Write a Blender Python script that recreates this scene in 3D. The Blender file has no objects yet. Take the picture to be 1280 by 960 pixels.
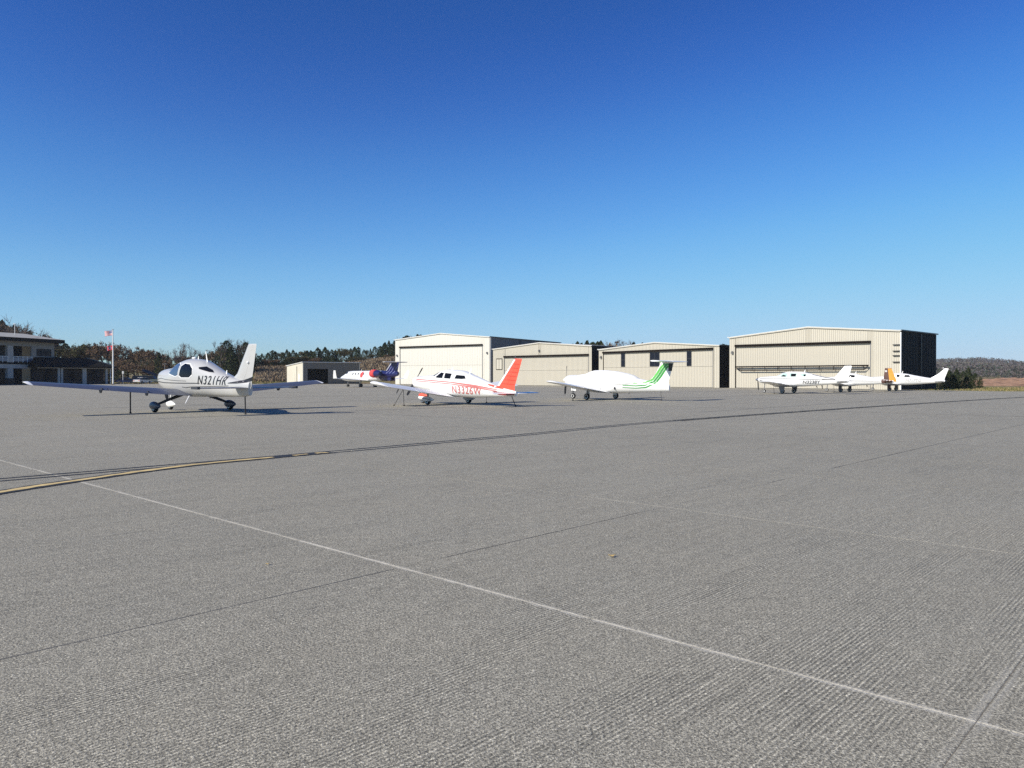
import bpy, bmesh, math, random
import numpy as np
from mathutils import Vector, Matrix
R = math.radians
SC = bpy.context.scene
COL = SC.collection

# ------------------------------------------------------------------ camera, sky, sun
cam_d = bpy.data.cameras.new('camera')
cam = bpy.data.objects.new('camera', cam_d)
COL.objects.link(cam)
cam.location = (0, 0, 1.5)
cam.rotation_euler = (R(90 - 0.507), 0, 0)
cam_d.sensor_width = 36
cam_d.lens = 27.0
cam_d.clip_start = 0.05
cam_d.clip_end = 20000
SC.camera = cam

SUN_EL, SUN_AZ = R(34), math.atan2(-0.83, -0.55)
world = bpy.data.worlds.new('World')
SC.world = world
world.use_nodes = True
wn = world.node_tree.nodes
wl = world.node_tree.links
sky = wn.new('ShaderNodeTexSky')
sky.sky_type = 'NISHITA'
sky.sun_disc = False
sky.sun_elevation = SUN_EL
sky.sun_rotation = SUN_AZ % (2 * math.pi)
sky.altitude = 300
sky.air_density = 1.0
sky.dust_density = 0.15
sky.ozone_density = 2.2
hs = wn.new('ShaderNodeHueSaturation')
hs.inputs['Saturation'].default_value = 1.22
hs.inputs['Value'].default_value = 1.0
hs.inputs['Hue'].default_value = 0.5
wl.new(sky.outputs[0], hs.inputs['Color'])
# photographic colour response of the clear sky, applied to the whole dome
def vscale(src, k):
    n = wn.new('ShaderNodeVectorMath'); n.operation = 'SCALE'; n.inputs['Scale'].default_value = k
    wl.new(src, n.inputs[0]); return n.outputs[0]
cv = wn.new('ShaderNodeRGBCurve')
for ch, pts in enumerate((
        [(0, 0), (.06, .023), (.075, .034), (.108, .065), (.164, .12), (.249, .20), (.441, .32), (.76, .44), (1, .52)],
        [(0, 0), (.153, .10), (.186, .137), (.248, .235), (.336, .36), (.449, .49), (.635, .605), (.94, .69), (1, .71)],
        [(0, 0), (.25, .27), (.329, .39), (.381, .49), (.464, .645), (.557, .775), (.636, .845), (.815, .89), (1, .91)])):
    c = cv.mapping.curves[ch]
    c.points[0].location = pts[0]; c.points[1].location = pts[-1]
    for p in pts[1:-1]: c.points.new(*p)
cv.mapping.extend = 'HORIZONTAL'
cv.mapping.update()
wl.new(vscale(hs.outputs[0], 0.1), cv.inputs['Color'])
wl.new(vscale(cv.outputs['Color'], 9.0), wn['Background'].inputs['Color'])
wn['Background'].inputs['Strength'].default_value = 0.1

sun_d = bpy.data.lights.new('sun', 'SUN')
sun_d.energy = 5.0
sun_d.angle = R(0.53)
sun_d.color = (1.0, 0.935, 0.81)
sun = bpy.data.objects.new('sun', sun_d)
COL.objects.link(sun)
sd = Vector((math.sin(SUN_AZ) * math.cos(SUN_EL), math.cos(SUN_AZ) * math.cos(SUN_EL), math.sin(SUN_EL)))
sun.rotation_euler = (-sd).to_track_quat('-Z', 'Y').to_euler()
sun.location = sd * 300

SC.view_settings.view_transform = 'Standard'
SC.view_settings.look = 'None'
SC.view_settings.exposure = 0.16
SC.view_settings.gamma = 1.0
SC.render.engine = 'CYCLES'
SC.cycles.max_bounces = 6
SC.cycles.use_denoising = False

rng = random.Random(7)
nrg = np.random.default_rng(11)

# ------------------------------------------------------------------ helpers
def at(px, d):
    """ground point at photograph column px (1280 wide) and depth d"""
    return ((px - 640) / 960 * d, d)

def link(o, parent=None):
    COL.objects.link(o)
    if parent is not None:
        o.parent = parent
    return o

def tag(o, label=None, cat=None, group=None, kind=None):
    if label: o['label'] = label
    if cat: o['category'] = cat
    if group: o['group'] = group
    if kind: o['kind'] = kind
    return o

def empty(name, loc=(0, 0, 0), rz=0.0, scale=1.0):
    o = bpy.data.objects.new(name, None)
    o.empty_display_size = 0.3
    o.location = loc
    o.rotation_euler = (0, 0, rz)
    o.scale = (scale,) * 3
    return link(o)

class MB:
    def __init__(s):
        s.v = []; s.f = []; s.m = []
    def add(s, vs, fs, mi=0):
        b = len(s.v)
        s.v.extend([tuple(p) for p in vs])
        for f in fs:
            s.f.append(tuple(b + i for i in f)); s.m.append(mi)
    def box(s, x0, x1, y0, y1, z0, z1, mi=0):
        s.add([(x0, y0, z0), (x1, y0, z0), (x1, y1, z0), (x0, y1, z0), (x0, y0, z1), (x1, y0, z1), (x1, y1, z1), (x0, y1, z1)],
              [(0, 3, 2, 1), (4, 5, 6, 7), (0, 1, 5, 4), (1, 2, 6, 5), (2, 3, 7, 6), (3, 0, 4, 7)], mi)
    def loft(s, rings, cap=True, mi=0):
        n = len(rings[0]); b = len(s.v)
        for r in rings:
            s.v.extend([tuple(p) for p in r])
        for k in range(len(rings) - 1):
            for i in range(n):
                j = (i + 1) % n
                s.f.append((b + k * n + i, b + k * n + j, b + (k + 1) * n + j, b + (k + 1) * n + i)); s.m.append(mi)
        if cap:
            s.f.append(tuple(b + i for i in range(n - 1, -1, -1))); s.m.append(mi)
            s.f.append(tuple(b + (len(rings) - 1) * n + i for i in range(n))); s.m.append(mi)
    def tube(s, pts, rad, n=6, mi=0, cap=True):
        pts = [Vector(p) for p in pts]
        if not isinstance(rad, (list, tuple)): rad = [rad] * len(pts)
        rings = []
        for i, p in enumerate(pts):
            d = (pts[min(i + 1, len(pts) - 1)] - pts[max(i - 1, 0)])
            d = d.normalized() if d.length > 1e-9 else Vector((0, 0, 1))
            a = Vector((0, 0, 1)) if abs(d.z) < 0.9 else Vector((1, 0, 0))
            u = d.cross(a).normalized(); w = d.cross(u)
            rings.append([p + (u * math.cos(2 * math.pi * k / n) + w * math.sin(2 * math.pi * k / n)) * rad[i] for k in range(n)])
        s.loft(rings, cap, mi)
    def prism(s, poly, axis, a, b, mi=0):
        """extrude 2D polygon along axis ('x','y','z') from a to b"""
        def P(p, t):
            return (t, p[0], p[1]) if axis == 'x' else (p[0], t, p[1]) if axis == 'y' else (p[0], p[1], t)
        s.loft([[P(p, a) for p in poly], [P(p, b) for p in poly]], True, mi)
    def lathe(s, prof, c, axis='y', n=16, mi=0):
        """prof: (offset along axis, radius)"""
        rings = []
        for o, r in prof:
            ring = []
            for k in range(n):
                t = 2 * math.pi * k / n
                ca, sa = r * math.cos(t), r * math.sin(t)
                if axis == 'y': ring.append((c[0] + ca, c[1] + o, c[2] + sa))
                elif axis == 'x': ring.append((c[0] + o, c[1] + ca, c[2] + sa))
                else: ring.append((c[0] + ca, c[1] + sa, c[2] + o))
            rings.append(ring)
        s.loft(rings, True, mi)
    def build(s, name, mats, parent=None, smooth=False, fix=True):
        me = bpy.data.meshes.new(name)
        me.from_pydata(s.v, [], s.f)
        if not isinstance(mats, (list, tuple)): mats = [mats]
        for m in mats: me.materials.append(m)
        if len(mats) > 1: me.polygons.foreach_set('material_index', s.m)
        if fix:
            bm = bmesh.new(); bm.from_mesh(me)
            bmesh.ops.recalc_face_normals(bm, faces=bm.faces)
            bm.to_mesh(me); bm.free()
        if smooth:
            me.polygons.foreach_set('use_smooth', [True] * len(me.polygons))
            try: me.set_sharp_from_angle(angle=R(38))
            except Exception: pass
        me.update()
        o = bpy.data.objects.new(name, me)
        return link(o, parent)

def copy_tree(o, parent=None):
    c = o.copy(); COL.objects.link(c)
    if parent is not None: c.parent = parent
    for ch in list(o.children): copy_tree(ch, c)
    return c

# ------------------------------------------------------------------ materials
def mat(name, col, rough=0.5, metal=0.0, spec=0.5, coat=0.0, noise=None, emit=None, bump=None):
    """noise = (scale, amount[, detail]) : value variation; bump = (scale, strength, distance)"""
    m = bpy.data.materials.new(name); m.use_nodes = True
    nt = m.node_tree; b = nt.nodes['Principled BSDF']
    b.inputs['Base Color'].default_value = (*col, 1)
    b.inputs['Roughness'].default_value = rough
    b.inputs['Metallic'].default_value = metal
    b.inputs['Specular IOR Level'].default_value = spec
    b.inputs['Coat Weight'].default_value = coat
    b.inputs['Coat Roughness'].default_value = 0.08
    if noise or bump:
        g = nt.nodes.new('ShaderNodeNewGeometry')
        tc = nt.nodes.new('ShaderNodeTexCoord')
    if noise:
        nz = nt.nodes.new('ShaderNodeTexNoise')
        nz.inputs['Scale'].default_value = noise[0]; nz.inputs['Detail'].default_value = noise[2] if len(noise) > 2 else 4
        nt.links.new(tc.outputs['Object'], nz.inputs['Vector'])
        mr = nt.nodes.new('ShaderNodeMapRange')
        mr.inputs['From Min'].default_value = 0.25; mr.inputs['From Max'].default_value = 0.75
        mr.inputs['To Min'].default_value = 1 - noise[1]; mr.inputs['To Max'].default_value = 1 + noise[1]
        nt.links.new(nz.outputs['Fac'], mr.inputs['Value'])
        mx = nt.nodes.new('ShaderNodeMix'); mx.data_type = 'RGBA'; mx.blend_type = 'MULTIPLY'
        mx.inputs['Factor'].default_value = 1
        mx.inputs['A'].default_value = (*col, 1)
        nt.links.new(mr.outputs['Result'], mx.inputs['B'])
        nt.links.new(mx.outputs['Result'], b.inputs['Base Color'])
        rr = nt.nodes.new('ShaderNodeMapRange')
        rr.inputs['To Min'].default_value = max(rough - 0.08, 0.02); rr.inputs['To Max'].default_value = min(rough + 0.1, 1)
        nt.links.new(nz.outputs['Fac'], rr.inputs['Value'])
        nt.links.new(rr.outputs['Result'], b.inputs['Roughness'])
    if bump:
        bz = nt.nodes.new('ShaderNodeTexNoise'); bz.inputs['Scale'].default_value = bump[0]
        nt.links.new(tc.outputs['Object'], bz.inputs['Vector'])
        bp = nt.nodes.new('ShaderNodeBump'); bp.inputs['Strength'].default_value = bump[1]; bp.inputs['Distance'].default_value = bump[2]
        nt.links.new(bz.outputs['Fac'], bp.inputs['Height'])
        nt.links.new(bp.outputs['Normal'], b.inputs['Normal'])
    return m

M = {}
M['white'] = mat('white_paint', (0.82, 0.815, 0.80), 0.35, coat=0.15, noise=(1.3, 0.05))
M['silver'] = mat('silver_paint', (0.50, 0.495, 0.48), 0.34, metal=0.05, coat=0.4, noise=(1.1, 0.05))
M['silver_wing'] = mat('wing_grey_with_sky_tint', (0.085, 0.095, 0.13), 0.42, metal=0.1, coat=0.15, noise=(1.1, 0.08))  # grey wing paint with shade and reflected sky put into the colour
M['black'] = mat('black_paint', (0.012, 0.012, 0.014), 0.4, noise=(3, 0.2))
M['charcoal'] = mat('charcoal_trim', (0.045, 0.048, 0.055), 0.5, noise=(3, 0.2))
M['rubber'] = mat('tyre_rubber', (0.018, 0.018, 0.018), 0.85, noise=(8, 0.3))
M['metal'] = mat('brushed_metal', (0.45, 0.45, 0.46), 0.35, metal=0.9, noise=(5, 0.15))
M['grey'] = mat('grey_gear_paint', (0.22, 0.22, 0.23), 0.5, noise=(4, 0.15))
M['red'] = mat('red_paint', (0.62, 0.055, 0.035), 0.35, coat=0.3, noise=(2, 0.1))
M['salmon'] = mat('sun_faded_red_paint', (0.75, 0.10, 0.055), 0.42, coat=0.2, noise=(2, 0.10))
M['maroon'] = mat('maroon_paint', (0.25, 0.03, 0.035), 0.4, noise=(2, 0.15))
M['pink'] = mat('faded_red_lettering', (0.60, 0.16, 0.15), 0.5, noise=(6, 0.15))
M['green'] = mat('green_paint', (0.035, 0.30, 0.045), 0.35, coat=0.3, noise=(2, 0.1))
M['lightgreen'] = mat('light_green_paint', (0.12, 0.48, 0.08), 0.35, coat=0.3, noise=(2, 0.1))
M['navy'] = mat('navy_paint', (0.012, 0.014, 0.085), 0.3, coat=0.4, noise=(2, 0.12))
M['swoosh'] = mat('pale_blue_swoosh', (0.16, 0.18, 0.34), 0.4, noise=(2, 0.1))
M['orange'] = mat('orange_paint', (0.72, 0.32, 0.035), 0.4, coat=0.2, noise=(2, 0.1))
M['brown'] = mat('brown_paint', (0.10, 0.045, 0.035), 0.45, noise=(2, 0.2))
M['glass'] = mat('dark_cabin_glass', (0.008, 0.009, 0.012), 0.08, spec=0.12)
M['blueglass'] = mat('sky_reflection_glass', (0.06, 0.09, 0.15), 0.06, spec=0.7)  # blue base colour paints reflected sky into the panes
M['greenglass'] = mat('pale_green_cabin_glass', (0.42, 0.58, 0.52), 0.08, spec=0.7)
M['tarp'] = mat('white_canvas_cover', (0.80, 0.80, 0.78), 0.8, noise=(2.5, 0.05), bump=(3.0, 0.5, 0.06))
M['rope'] = mat('dark_tie_rope', (0.03, 0.03, 0.032), 0.9, noise=(20, 0.3))
M['redcover'] = mat('red_canvas_cover', (0.66, 0.06, 0.06), 0.7, noise=(5, 0.12))
M['greytext'] = mat('dark_grey_lettering', (0.06, 0.06, 0.065), 0.5, noise=(6, 0.2))
M['faint'] = mat('pale_grey_lettering', (0.42, 0.41, 0.40), 0.5, noise=(6, 0.1))

# ------------------------------------------------------------------ ground materials
SU, SV = 3.97, 3.87
_c, _s = math.cos(R(43.1)), math.sin(R(43.1))
UV0 = (-0.88 * _c - 6.04 * _s, -0.88 * _s + 6.04 * _c)
def concrete_mat():
    m = bpy.data.materials.new('tined_concrete'); m.use_nodes = True
    nt = m.node_tree; N = nt.nodes; L = nt.links; b = N['Principled BSDF']
    g = N.new('ShaderNodeNewGeometry')
    mp = N.new('ShaderNodeMapping'); mp.inputs['Rotation'].default_value = (0, 0, R(43.1))
    L.new(g.outputs['Position'], mp.inputs['Vector'])     # x -> slab axis u, y -> slab axis v
    def noise(scale, detail=3, vec=None, rough=0.55):
        n = N.new('ShaderNodeTexNoise'); n.inputs['Scale'].default_value = scale; n.inputs['Detail'].default_value = detail
        n.inputs['Roughness'].default_value = rough
        L.new((vec or g.outputs['Position']), n.inputs['Vector']); return n.outputs['Fac']
    def ramp(fac, a, b_, lo, hi):
        r = N.new('ShaderNodeMapRange'); r.inputs['From Min'].default_value = a; r.inputs['From Max'].default_value = b_
        r.inputs['To Min'].default_value = lo; r.inputs['To Max'].default_value = hi; L.new(fac, r.inputs['Value']); return r.outputs['Result']
    def mul(a, c, op='MULTIPLY'):
        r = N.new('ShaderNodeMath'); r.operation = op
        for k, q in enumerate((a, c)):
            if isinstance(q, (int, float)): r.inputs[k].default_value = q
            else: L.new(q, r.inputs[k])
        return r.outputs[0]
    def remap(vec, scale):
        q = N.new('ShaderNodeMapping'); q.inputs['Scale'].default_value = scale; L.new(vec, q.inputs['Vector']); return q.outputs[0]
    UVc = mp.outputs[0]
    # tined grooves run along v : bands varying with u, broken by stretched noise
    wv = N.new('ShaderNodeTexWave'); wv.wave_type = 'BANDS'; wv.bands_direction = 'X'; wv.wave_profile = 'SIN'
    wv.inputs['Scale'].default_value = 12.0; wv.inputs['Distortion'].default_value = 2.4
    wv.inputs['Detail'].default_value = 3; wv.inputs['Detail Scale'].default_value = 1.6
    L.new(remap(UVc, (1, .25, 1)), wv.inputs['Vector'])
    patch = ramp(noise(1.0, 4, remap(UVc, (1.6, .45, 1))), 0.42, 0.62, 0.10, 1.0)
    streak = noise(1.0, 5, remap(UVc, (40, .8, 1)), .75)
    groove = mul(wv.outputs['Fac'], patch)
    grit = noise(105, 2, None, 0.8)
    grit2 = noise(60, 3, None, 0.8)
    grit3 = noise(22, 3, None, 0.8); grit4 = noise(8, 3, None, 0.8)
    big = noise(0.13, 4)
    mid = noise(1.1, 5)
    v = mul(ramp(big, 0.3, 0.7, 0.965, 1.035), ramp(mid, 0.3, 0.7, 0.97, 1.03))
    v = mul(v, ramp(grit, 0.37, 0.63, 0.38, 1.52))
    v = mul(v, ramp(grit2, 0.35, 0.65, 0.42, 1.52))
    v = mul(v, ramp(grit3, 0.33, 0.67, 0.78, 1.22))
    v = mul(v, ramp(grit4, 0.33, 0.67, 0.88, 1.12))
    v = mul(v, mul(1.0, mul(ramp(streak, 0.33, 0.67, -0.22, 0.22), ramp(patch, 0, 1, .35, 1.0)), 'ADD'))
    v = mul(v, mul(1.0, mul(patch, ramp(wv.outputs['Fac'], 0, 1, .33, -.33)), 'ADD'))
    # pale mineral bloom along the joints
    sx = N.new('ShaderNodeSeparateXYZ'); L.new(UVc, sx.inputs[0])
    uu = mul(sx.outputs['X'], -UV0[0], 'ADD'); vv = mul(sx.outputs['Y'], -UV0[1], 'ADD')
    bn = noise(9, 5, None, .8); bnf = noise(70, 2, None, .8); bn2 = noise(1.3, 4, None, .7)
    def bloom(coord, pos, width, lo, lim=None):
        d_ = mul(mul(coord, -pos, 'ADD'), 0.0, 'ADD'); a_ = N.new('ShaderNodeMath'); a_.operation = 'ABSOLUTE'; L.new(d_, a_.inputs[0])
        e_ = mul(a_.outputs[0], mul(mul(mul(bn, -.5, 'ADD'), width * 3.4), mul(mul(bnf, -.5, 'ADD'), width * 3.0), 'ADD'), 'ADD')
        f_ = ramp(e_, width * .35, width, 1.0, 0.0)
        f_ = mul(f_, ramp(bn2, lo - .14, lo + .16, 0.15, 1.0))
        if lim: f_ = mul(f_, ramp(lim[0], lim[1], lim[2], 0, 1))
        return f_
    blo = bloom(vv, 0.0, .029, .42)
    for q in (bloom(vv, SV, .018, .64, (uu, -1.6, -1.0)), mul(bloom(uu, SU - .022, .022, .55, (vv, 3.0, 1.5)), .6), mul(bloom(uu, SU + .022, .018, .55, (vv, 3.0, 1.5)), .6)):
        mxx_ = N.new('ShaderNodeMath'); mxx_.operation = 'MAXIMUM'; L.new(blo, mxx_.inputs[0]); L.new(q, mxx_.inputs[1]); blo = mxx_.outputs[0]
    oi = N.new('ShaderNodeObjectInfo')
    v = mul(v, ramp(oi.outputs['Random'], 0, 1, 0.975, 1.025))
    mx = N.new('ShaderNodeMix'); mx.data_type = 'RGBA'; mx.blend_type = 'MULTIPLY'; mx.inputs['Factor'].default_value = 1
    hue = N.new('ShaderNodeMix'); hue.data_type = 'RGBA'
    hue.inputs['A'].default_value = (0.355, 0.323, 0.247, 1); hue.inputs['B'].default_value = (0.335, 0.314, 0.252, 1)
    L.new(noise(0.5, 3), hue.inputs['Factor'])
    L.new(hue.outputs['Result'], mx.inputs['A']); L.new(v, mx.inputs['B'])
    pm = N.new('ShaderNodeMix'); pm.data_type = 'RGBA'; pm.inputs['B'].default_value = (0.52, 0.49, 0.42, 1)
    L.new(mul(blo, .9), pm.inputs['Factor']); L.new(mx.outputs['Result'], pm.inputs['A'])
    L.new(pm.outputs['Result'], b.inputs['Base Color'])
    b.inputs['Roughness'].default_value = 0.8; b.inputs['Specular IOR Level'].default_value = 0.35
    h = mul(mul(groove, -0.6), mul(mul(grit2, 1.0), mul(grit, 0.55), 'ADD'), 'ADD')
    bp = N.new('ShaderNodeBump'); bp.inputs['Strength'].default_value = 0.85; bp.inputs['Distance'].default_value = 0.009
    L.new(h, bp.inputs['Height']); L.new(bp.outputs['Normal'], b.inputs['Normal'])
    return m
M['concrete'] = concrete_mat()
M['sealant'] = mat('pale_joint_sealant', (0.44, 0.42, 0.36), 0.8, noise=(9, 0.25))
M['tar'] = mat('dark_joint_tar', (0.04, 0.038, 0.036), 0.8, noise=(9, 0.3))
M['linejoint'] = mat('grey_joint_filler', (0.13, 0.125, 0.12), 0.85, noise=(5, 0.3))
M['joint_brown'] = mat('brown_joint_filler', (0.15, 0.13, 0.10), 0.9, noise=(9, 0.3))
M['blackline'] = mat('black_marking_paint', (0.022, 0.022, 0.022), 0.7, noise=(4, 0.35))
M['yellow'] = mat('worn_yellow_marking_paint', (0.60, 0.45, 0.20), 0.8, noise=(5, 0.3, 6))

def terrain_mat():
    m = bpy.data.materials.new('dry_grass_ground'); m.use_nodes = True
    nt = m.node_tree; N = nt.nodes; L = nt.links; b = N['Principled BSDF']
    g = N.new('ShaderNodeNewGeometry')
    n1 = N.new('ShaderNodeTexNoise'); n1.inputs['Scale'].default_value = 0.06; n1.inputs['Detail'].default_value = 6
    n2 = N.new('ShaderNodeTexNoise'); n2.inputs['Scale'].default_value = 1.1; n2.inputs['Detail'].default_value = 5
    for n in (n1, n2): L.new(g.outputs['Position'], n.inputs['Vector'])
    cr = N.new('ShaderNodeValToRGB'); e = cr.color_ramp.elements
    e[0].position = 0.38; e[0].color = (0.12, 0.125, 0.042, 1)
    e[1].position = 0.56; e[1].color = (0.24, 0.185, 0.105, 1)
    L.new(n1.outputs['Fac'], cr.inputs['Fac'])
    mr = N.new('ShaderNodeMapRange'); mr.inputs['From Min'].default_value = 0.3; mr.inputs['From Max'].default_value = 0.7
    mr.inputs['To Min'].default_value = 0.6; mr.inputs['To Max'].default_value = 1.35
    L.new(n2.outputs['Fac'], mr.inputs['Value'])
    mx = N.new('ShaderNodeMix'); mx.data_type = 'RGBA'; mx.blend_type = 'MULTIPLY'; mx.inputs['Factor'].default_value = 1
    L.new(cr.outputs['Color'], mx.inputs['A']); L.new(mr.outputs['Result'], mx.inputs['B'])
    L.new(mx.outputs['Result'], b.inputs['Base Color'])
    b.inputs['Roughness'].default_value = 0.95; b.inputs['Specular IOR Level'].default_value = 0.1
    return m
M['terrain'] = terrain_mat()
M['grass'] = mat('winter_grass', (0.17, 0.175, 0.06), 0.95, spec=0.1, noise=(1.5, 0.35))
M['straw'] = mat('dry_straw', (0.34, 0.26, 0.14), 0.95, spec=0.1, noise=(1.5, 0.3))
M['dirt'] = mat('red_dirt', (0.30, 0.185, 0.125), 0.95, spec=0.1, noise=(0.45, 0.5, 7), bump=(2.0, 0.8, 0.3))

# ------------------------------------------------------------------ terrain and apron
def sstep(x, a, b):
    t = np.clip((np.asarray(x, float) - a) / (b - a), 0, 1); return t * t * (3 - 2 * t)
def terrain_z(X, Y):
    Ys = np.maximum(Y, 1.0); px = 640 + 960 * X / Ys; r = np.hypot(X, Y)
    wlft = sstep(px, 150, 330) * (1 - sstep(px, 560, 660))
    z = -0.16 + wlft * sstep(Y, 182, 262) * (5.0 + 3.0 * sstep(px, 380, 500))
    z = z + (1 - sstep(px, 90, 330)) * sstep(Y, 195, 300) * 3.0
    z = z + (1 - sstep(px, 560, 800)) * sstep(r, 320, 900) * 12
    wr = sstep(px, 860, 1040)
    hills = 18.8 + 3.5 * np.sin(X * 0.012 + 0.6) + 2.2 * np.sin(X * 0.031 + 2 + Y * 0.004) - 6.0 * sstep(px, 1215, 1295) - 3 * sstep(px, 1290, 1450)
    z = z + wr * sstep(r, 240, 1250) * hills
    return z
MBt = MB()
angs = np.radians(np.linspace(-72, 72, 150)); rads = np.concatenate([[0.3, 20, 45, 65, 80, 95], np.geomspace(110, 1650, 60)])
A, RR = np.meshgrid(angs, rads); TX = RR * np.sin(A); TY = RR * np.cos(A); TZ = terrain_z(TX, TY)
na = len(angs)
MBt.v = [(float(x), float(y), float(z)) for x, y, z in zip(TX.ravel(), TY.ravel(), TZ.ravel())]
for i in range(len(rads) - 1):
    for j in range(na - 1):
        MBt.f.append((i * na + j, i * na + j + 1, (i + 1) * na + j + 1, (i + 1) * na + j)); MBt.m.append(0)
ground = tag(MBt.build('ground', M['terrain'], smooth=True), kind='structure')

# apron sheet (concrete), its outline as seen
mb = MB()
outline = [(-160, -90), (120, -90), (120, 79), (58, 81), (52.5, 82.5), (46.8, 92.2), (60, 108), (-6, 176), (-30, 173), (-95, 176), (-160, 150)]
mb.prism(outline, 'z', -0.30, -0.014)
apron = tag(mb.build('apron', M['concrete']), kind='structure')

U = Vector((0.731, -0.682, 0)); V = Vector((0.682, 0.731, 0)); P0 = Vector((-0.88, 6.04, 0)); SU, SV = 3.97, 3.87
def uv(u, v, z=0.0):
    p = P0 + U * u + V * v; return (p.x, p.y, z)
# slabs that read one by one in the near field
slab_mb = MB(); g = 0.0022
for (a, b_) in ((0, 0),):
    sx, sy = SU - 2 * g, SV - 2 * g
    c = 0.004
    lo = [(0, 0), (sx, 0), (sx, sy), (0, sy)]; hi = [(c, c), (sx - c, c), (sx - c, sy - c), (c, sy - c)]
    slab_mb.loft([[(x, y, -0.0135) for x, y in lo], [(x, y, -c * 0.5) for x, y in lo], [(x, y, 0.0) for x, y in hi]])
slab0 = None
for i in range(-12, 12):
    for j in range(-4, 12):
        cpt = P0 + U * ((i + .5) * SU) + V * ((j + .5) * SV)
        if not (-2.5 < cpt.y < 27 and abs(cpt.x) < 0.70 * cpt.y + 5.5): continue
        if slab0 is None:
            o = slab0 = slab_mb.build('concrete_slab', M['concrete'], apron)
        else:
            o = slab0.copy(); COL.objects.link(o); o.parent = apron
        o.location = uv(i * SU + g, j * SV + g, 0.0)
        o.rotation_euler = (0, 0, math.atan2(U.y, U.x))

def strip(name, pts, width, material, z=0.004, parent=None, jag=0.0, step=0.12, breaks=0.0, seed=1, kind='structure', th=0.003):
    """a thin raised band following pts, optionally ragged and broken"""
    rr = random.Random(seed)
    P = [Vector((p[0], p[1], 0)) for p in pts]
    dense = []
    for a, b_ in zip(P[:-1], P[1:]):
        n = max(1, int((b_ - a).length / step))
        for k in range(n): dense.append(a.lerp(b_, k / n))
    dense.append(P[-1])
    m = MB(); run = []
    def flush(run):
        if len(run) < 2: return
        rings = [[(l.x, l.y, z), (r_.x, r_.y, z), (r_.x, r_.y, z - th), (l.x, l.y, z - th)] for l, r_ in run]
        m.loft(rings)
    on = True
    for i, p in enumerate(dense):
        d = (dense[min(i + 1, len(dense) - 1)] - dense[max(i - 1, 0)]).normalized(); nn = Vector((-d.y, d.x, 0))
        if breaks and rr.random() < breaks:
            on = not on
            if not on: flush(run); run = []
        if not on: continue
        wl_ = width * 0.5 * (1 + jag * (rr.random() * 2 - 1)); wr_ = width * 0.5 * (1 + jag * (rr.random() * 2 - 1))
        run.append((p + nn * wl_, p - nn * wr_))
    flush(run)
    o = m.build(name, material, parent)
    return tag(o, kind=kind) if kind else o
U2 = lambda u, v: uv(u, v)
strip('dark_joint_seal', [U2(-6 * SU, -4), U2(-6 * SU, 60)], 0.10, M['linejoint'], z=-0.010, jag=0.5, step=0.6, seed=10)
for k, (i, vv0, vv1, wdt) in enumerate([(-9, 10, 80, .08), (-12, 15, 100, .10), (-16, 20, 120, .12), (-3, 26, 60, .05)]):
    strip('dark_joint_seal', [U2(i * SU, vv0), U2(i * SU, vv1)], wdt, M['linejoint'], z=-0.010, jag=0.6, step=0.8, seed=20 + k)
for k, (j, u0, u1, wdt) in enumerate([(4, -40, 12, .03), (8, -60, 30, .05), (12, -60, 40, .06), (18, -60, 50, .10)]):
    strip('dark_joint_seal', [U2(u0, j * SV), U2(u1, j * SV)], wdt, M['linejoint'], z=(0.003 if j < 5 else -0.010), jag=0.6, step=0.8, seed=30 + k)

strip('dark_joint_seal', [U2(0, -4.5), U2(0, .5)], 0.005, M['linejoint'], z=0.001, jag=0.5, step=0.12, breaks=.06, seed=8)
strip('dark_joint_seal', [U2(0, .5), U2(0, 9)], 0.008, M['tar'], z=0.001, jag=0.5, step=0.2, breaks=.04, seed=12)
strip('dark_joint_seal', [U2(0, 9), U2(0, 26)], 0.016, M['tar'], z=0.001, jag=0.5, step=0.3, seed=13)
strip('dark_joint_seal', [U2(SU, -4.5), U2(SU, 14)], 0.008, M['joint_brown'], z=-0.002, jag=0.2, step=0.2, seed=9)
# taxi markings
def smooth_path(pts, n=14):
    out = []; P = [np.array(p, float) for p in pts]
    P = [2 * P[0] - P[1]] + P + [2 * P[-1] - P[-2]]
    for i in range(1, len(P) - 2):
        for k in range(n):
            t = k / n
            out.append(tuple(0.5 * ((2 * P[i]) + (-P[i - 1] + P[i + 1]) * t + (2 * P[i - 1] - 5 * P[i] + 4 * P[i + 1] - P[i + 2]) * t * t + (-P[i - 1] + 3 * P[i] - 3 * P[i + 1] + P[i + 2]) * t ** 3)))
    out.append(tuple(P[-2])); return out
def offset_path(path, off):
    out = []
    for i, p in enumerate(path):
        a = path[max(i - 1, 0)]; b_ = path[min(i + 1, len(path) - 1)]
        dx, dy = b_[0] - a[0], b_[1] - a[1]; l = math.hypot(dx, dy) or 1
        out.append((p[0] - dy / l * off, p[1] + dx / l * off))
    return out
straight = smooth_path([(-12.2, 6.2), (-7.47, 11.2), (-3.77, 15.2), (0, 19.6), (7.8, 28.8), (31, 51.0), (62, 78.5)])
for off in (-0.15, 0.15):
    strip('taxi_line_border', offset_path(straight, off), 0.10, M['blackline'], z=0.004, jag=0.25, step=0.3, seed=41)
curve = smooth_path([(-7.3, 5.2), (-6.95, 8.0), (-6.62, 10.1), (-5.62, 12.75), (-4.6, 14.15), (-3.6, 15.28)])
strip('taxi_line_border', curve, 0.33, M['blackline'], z=0.008, jag=0.1, step=0.2, seed=42)
cut = [p for p in curve if p[1] < 14.4]
strip('taxi_line', cut, 0.15, M['yellow'], z=0.012, jag=0.3, step=0.2, seed=43)
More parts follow.
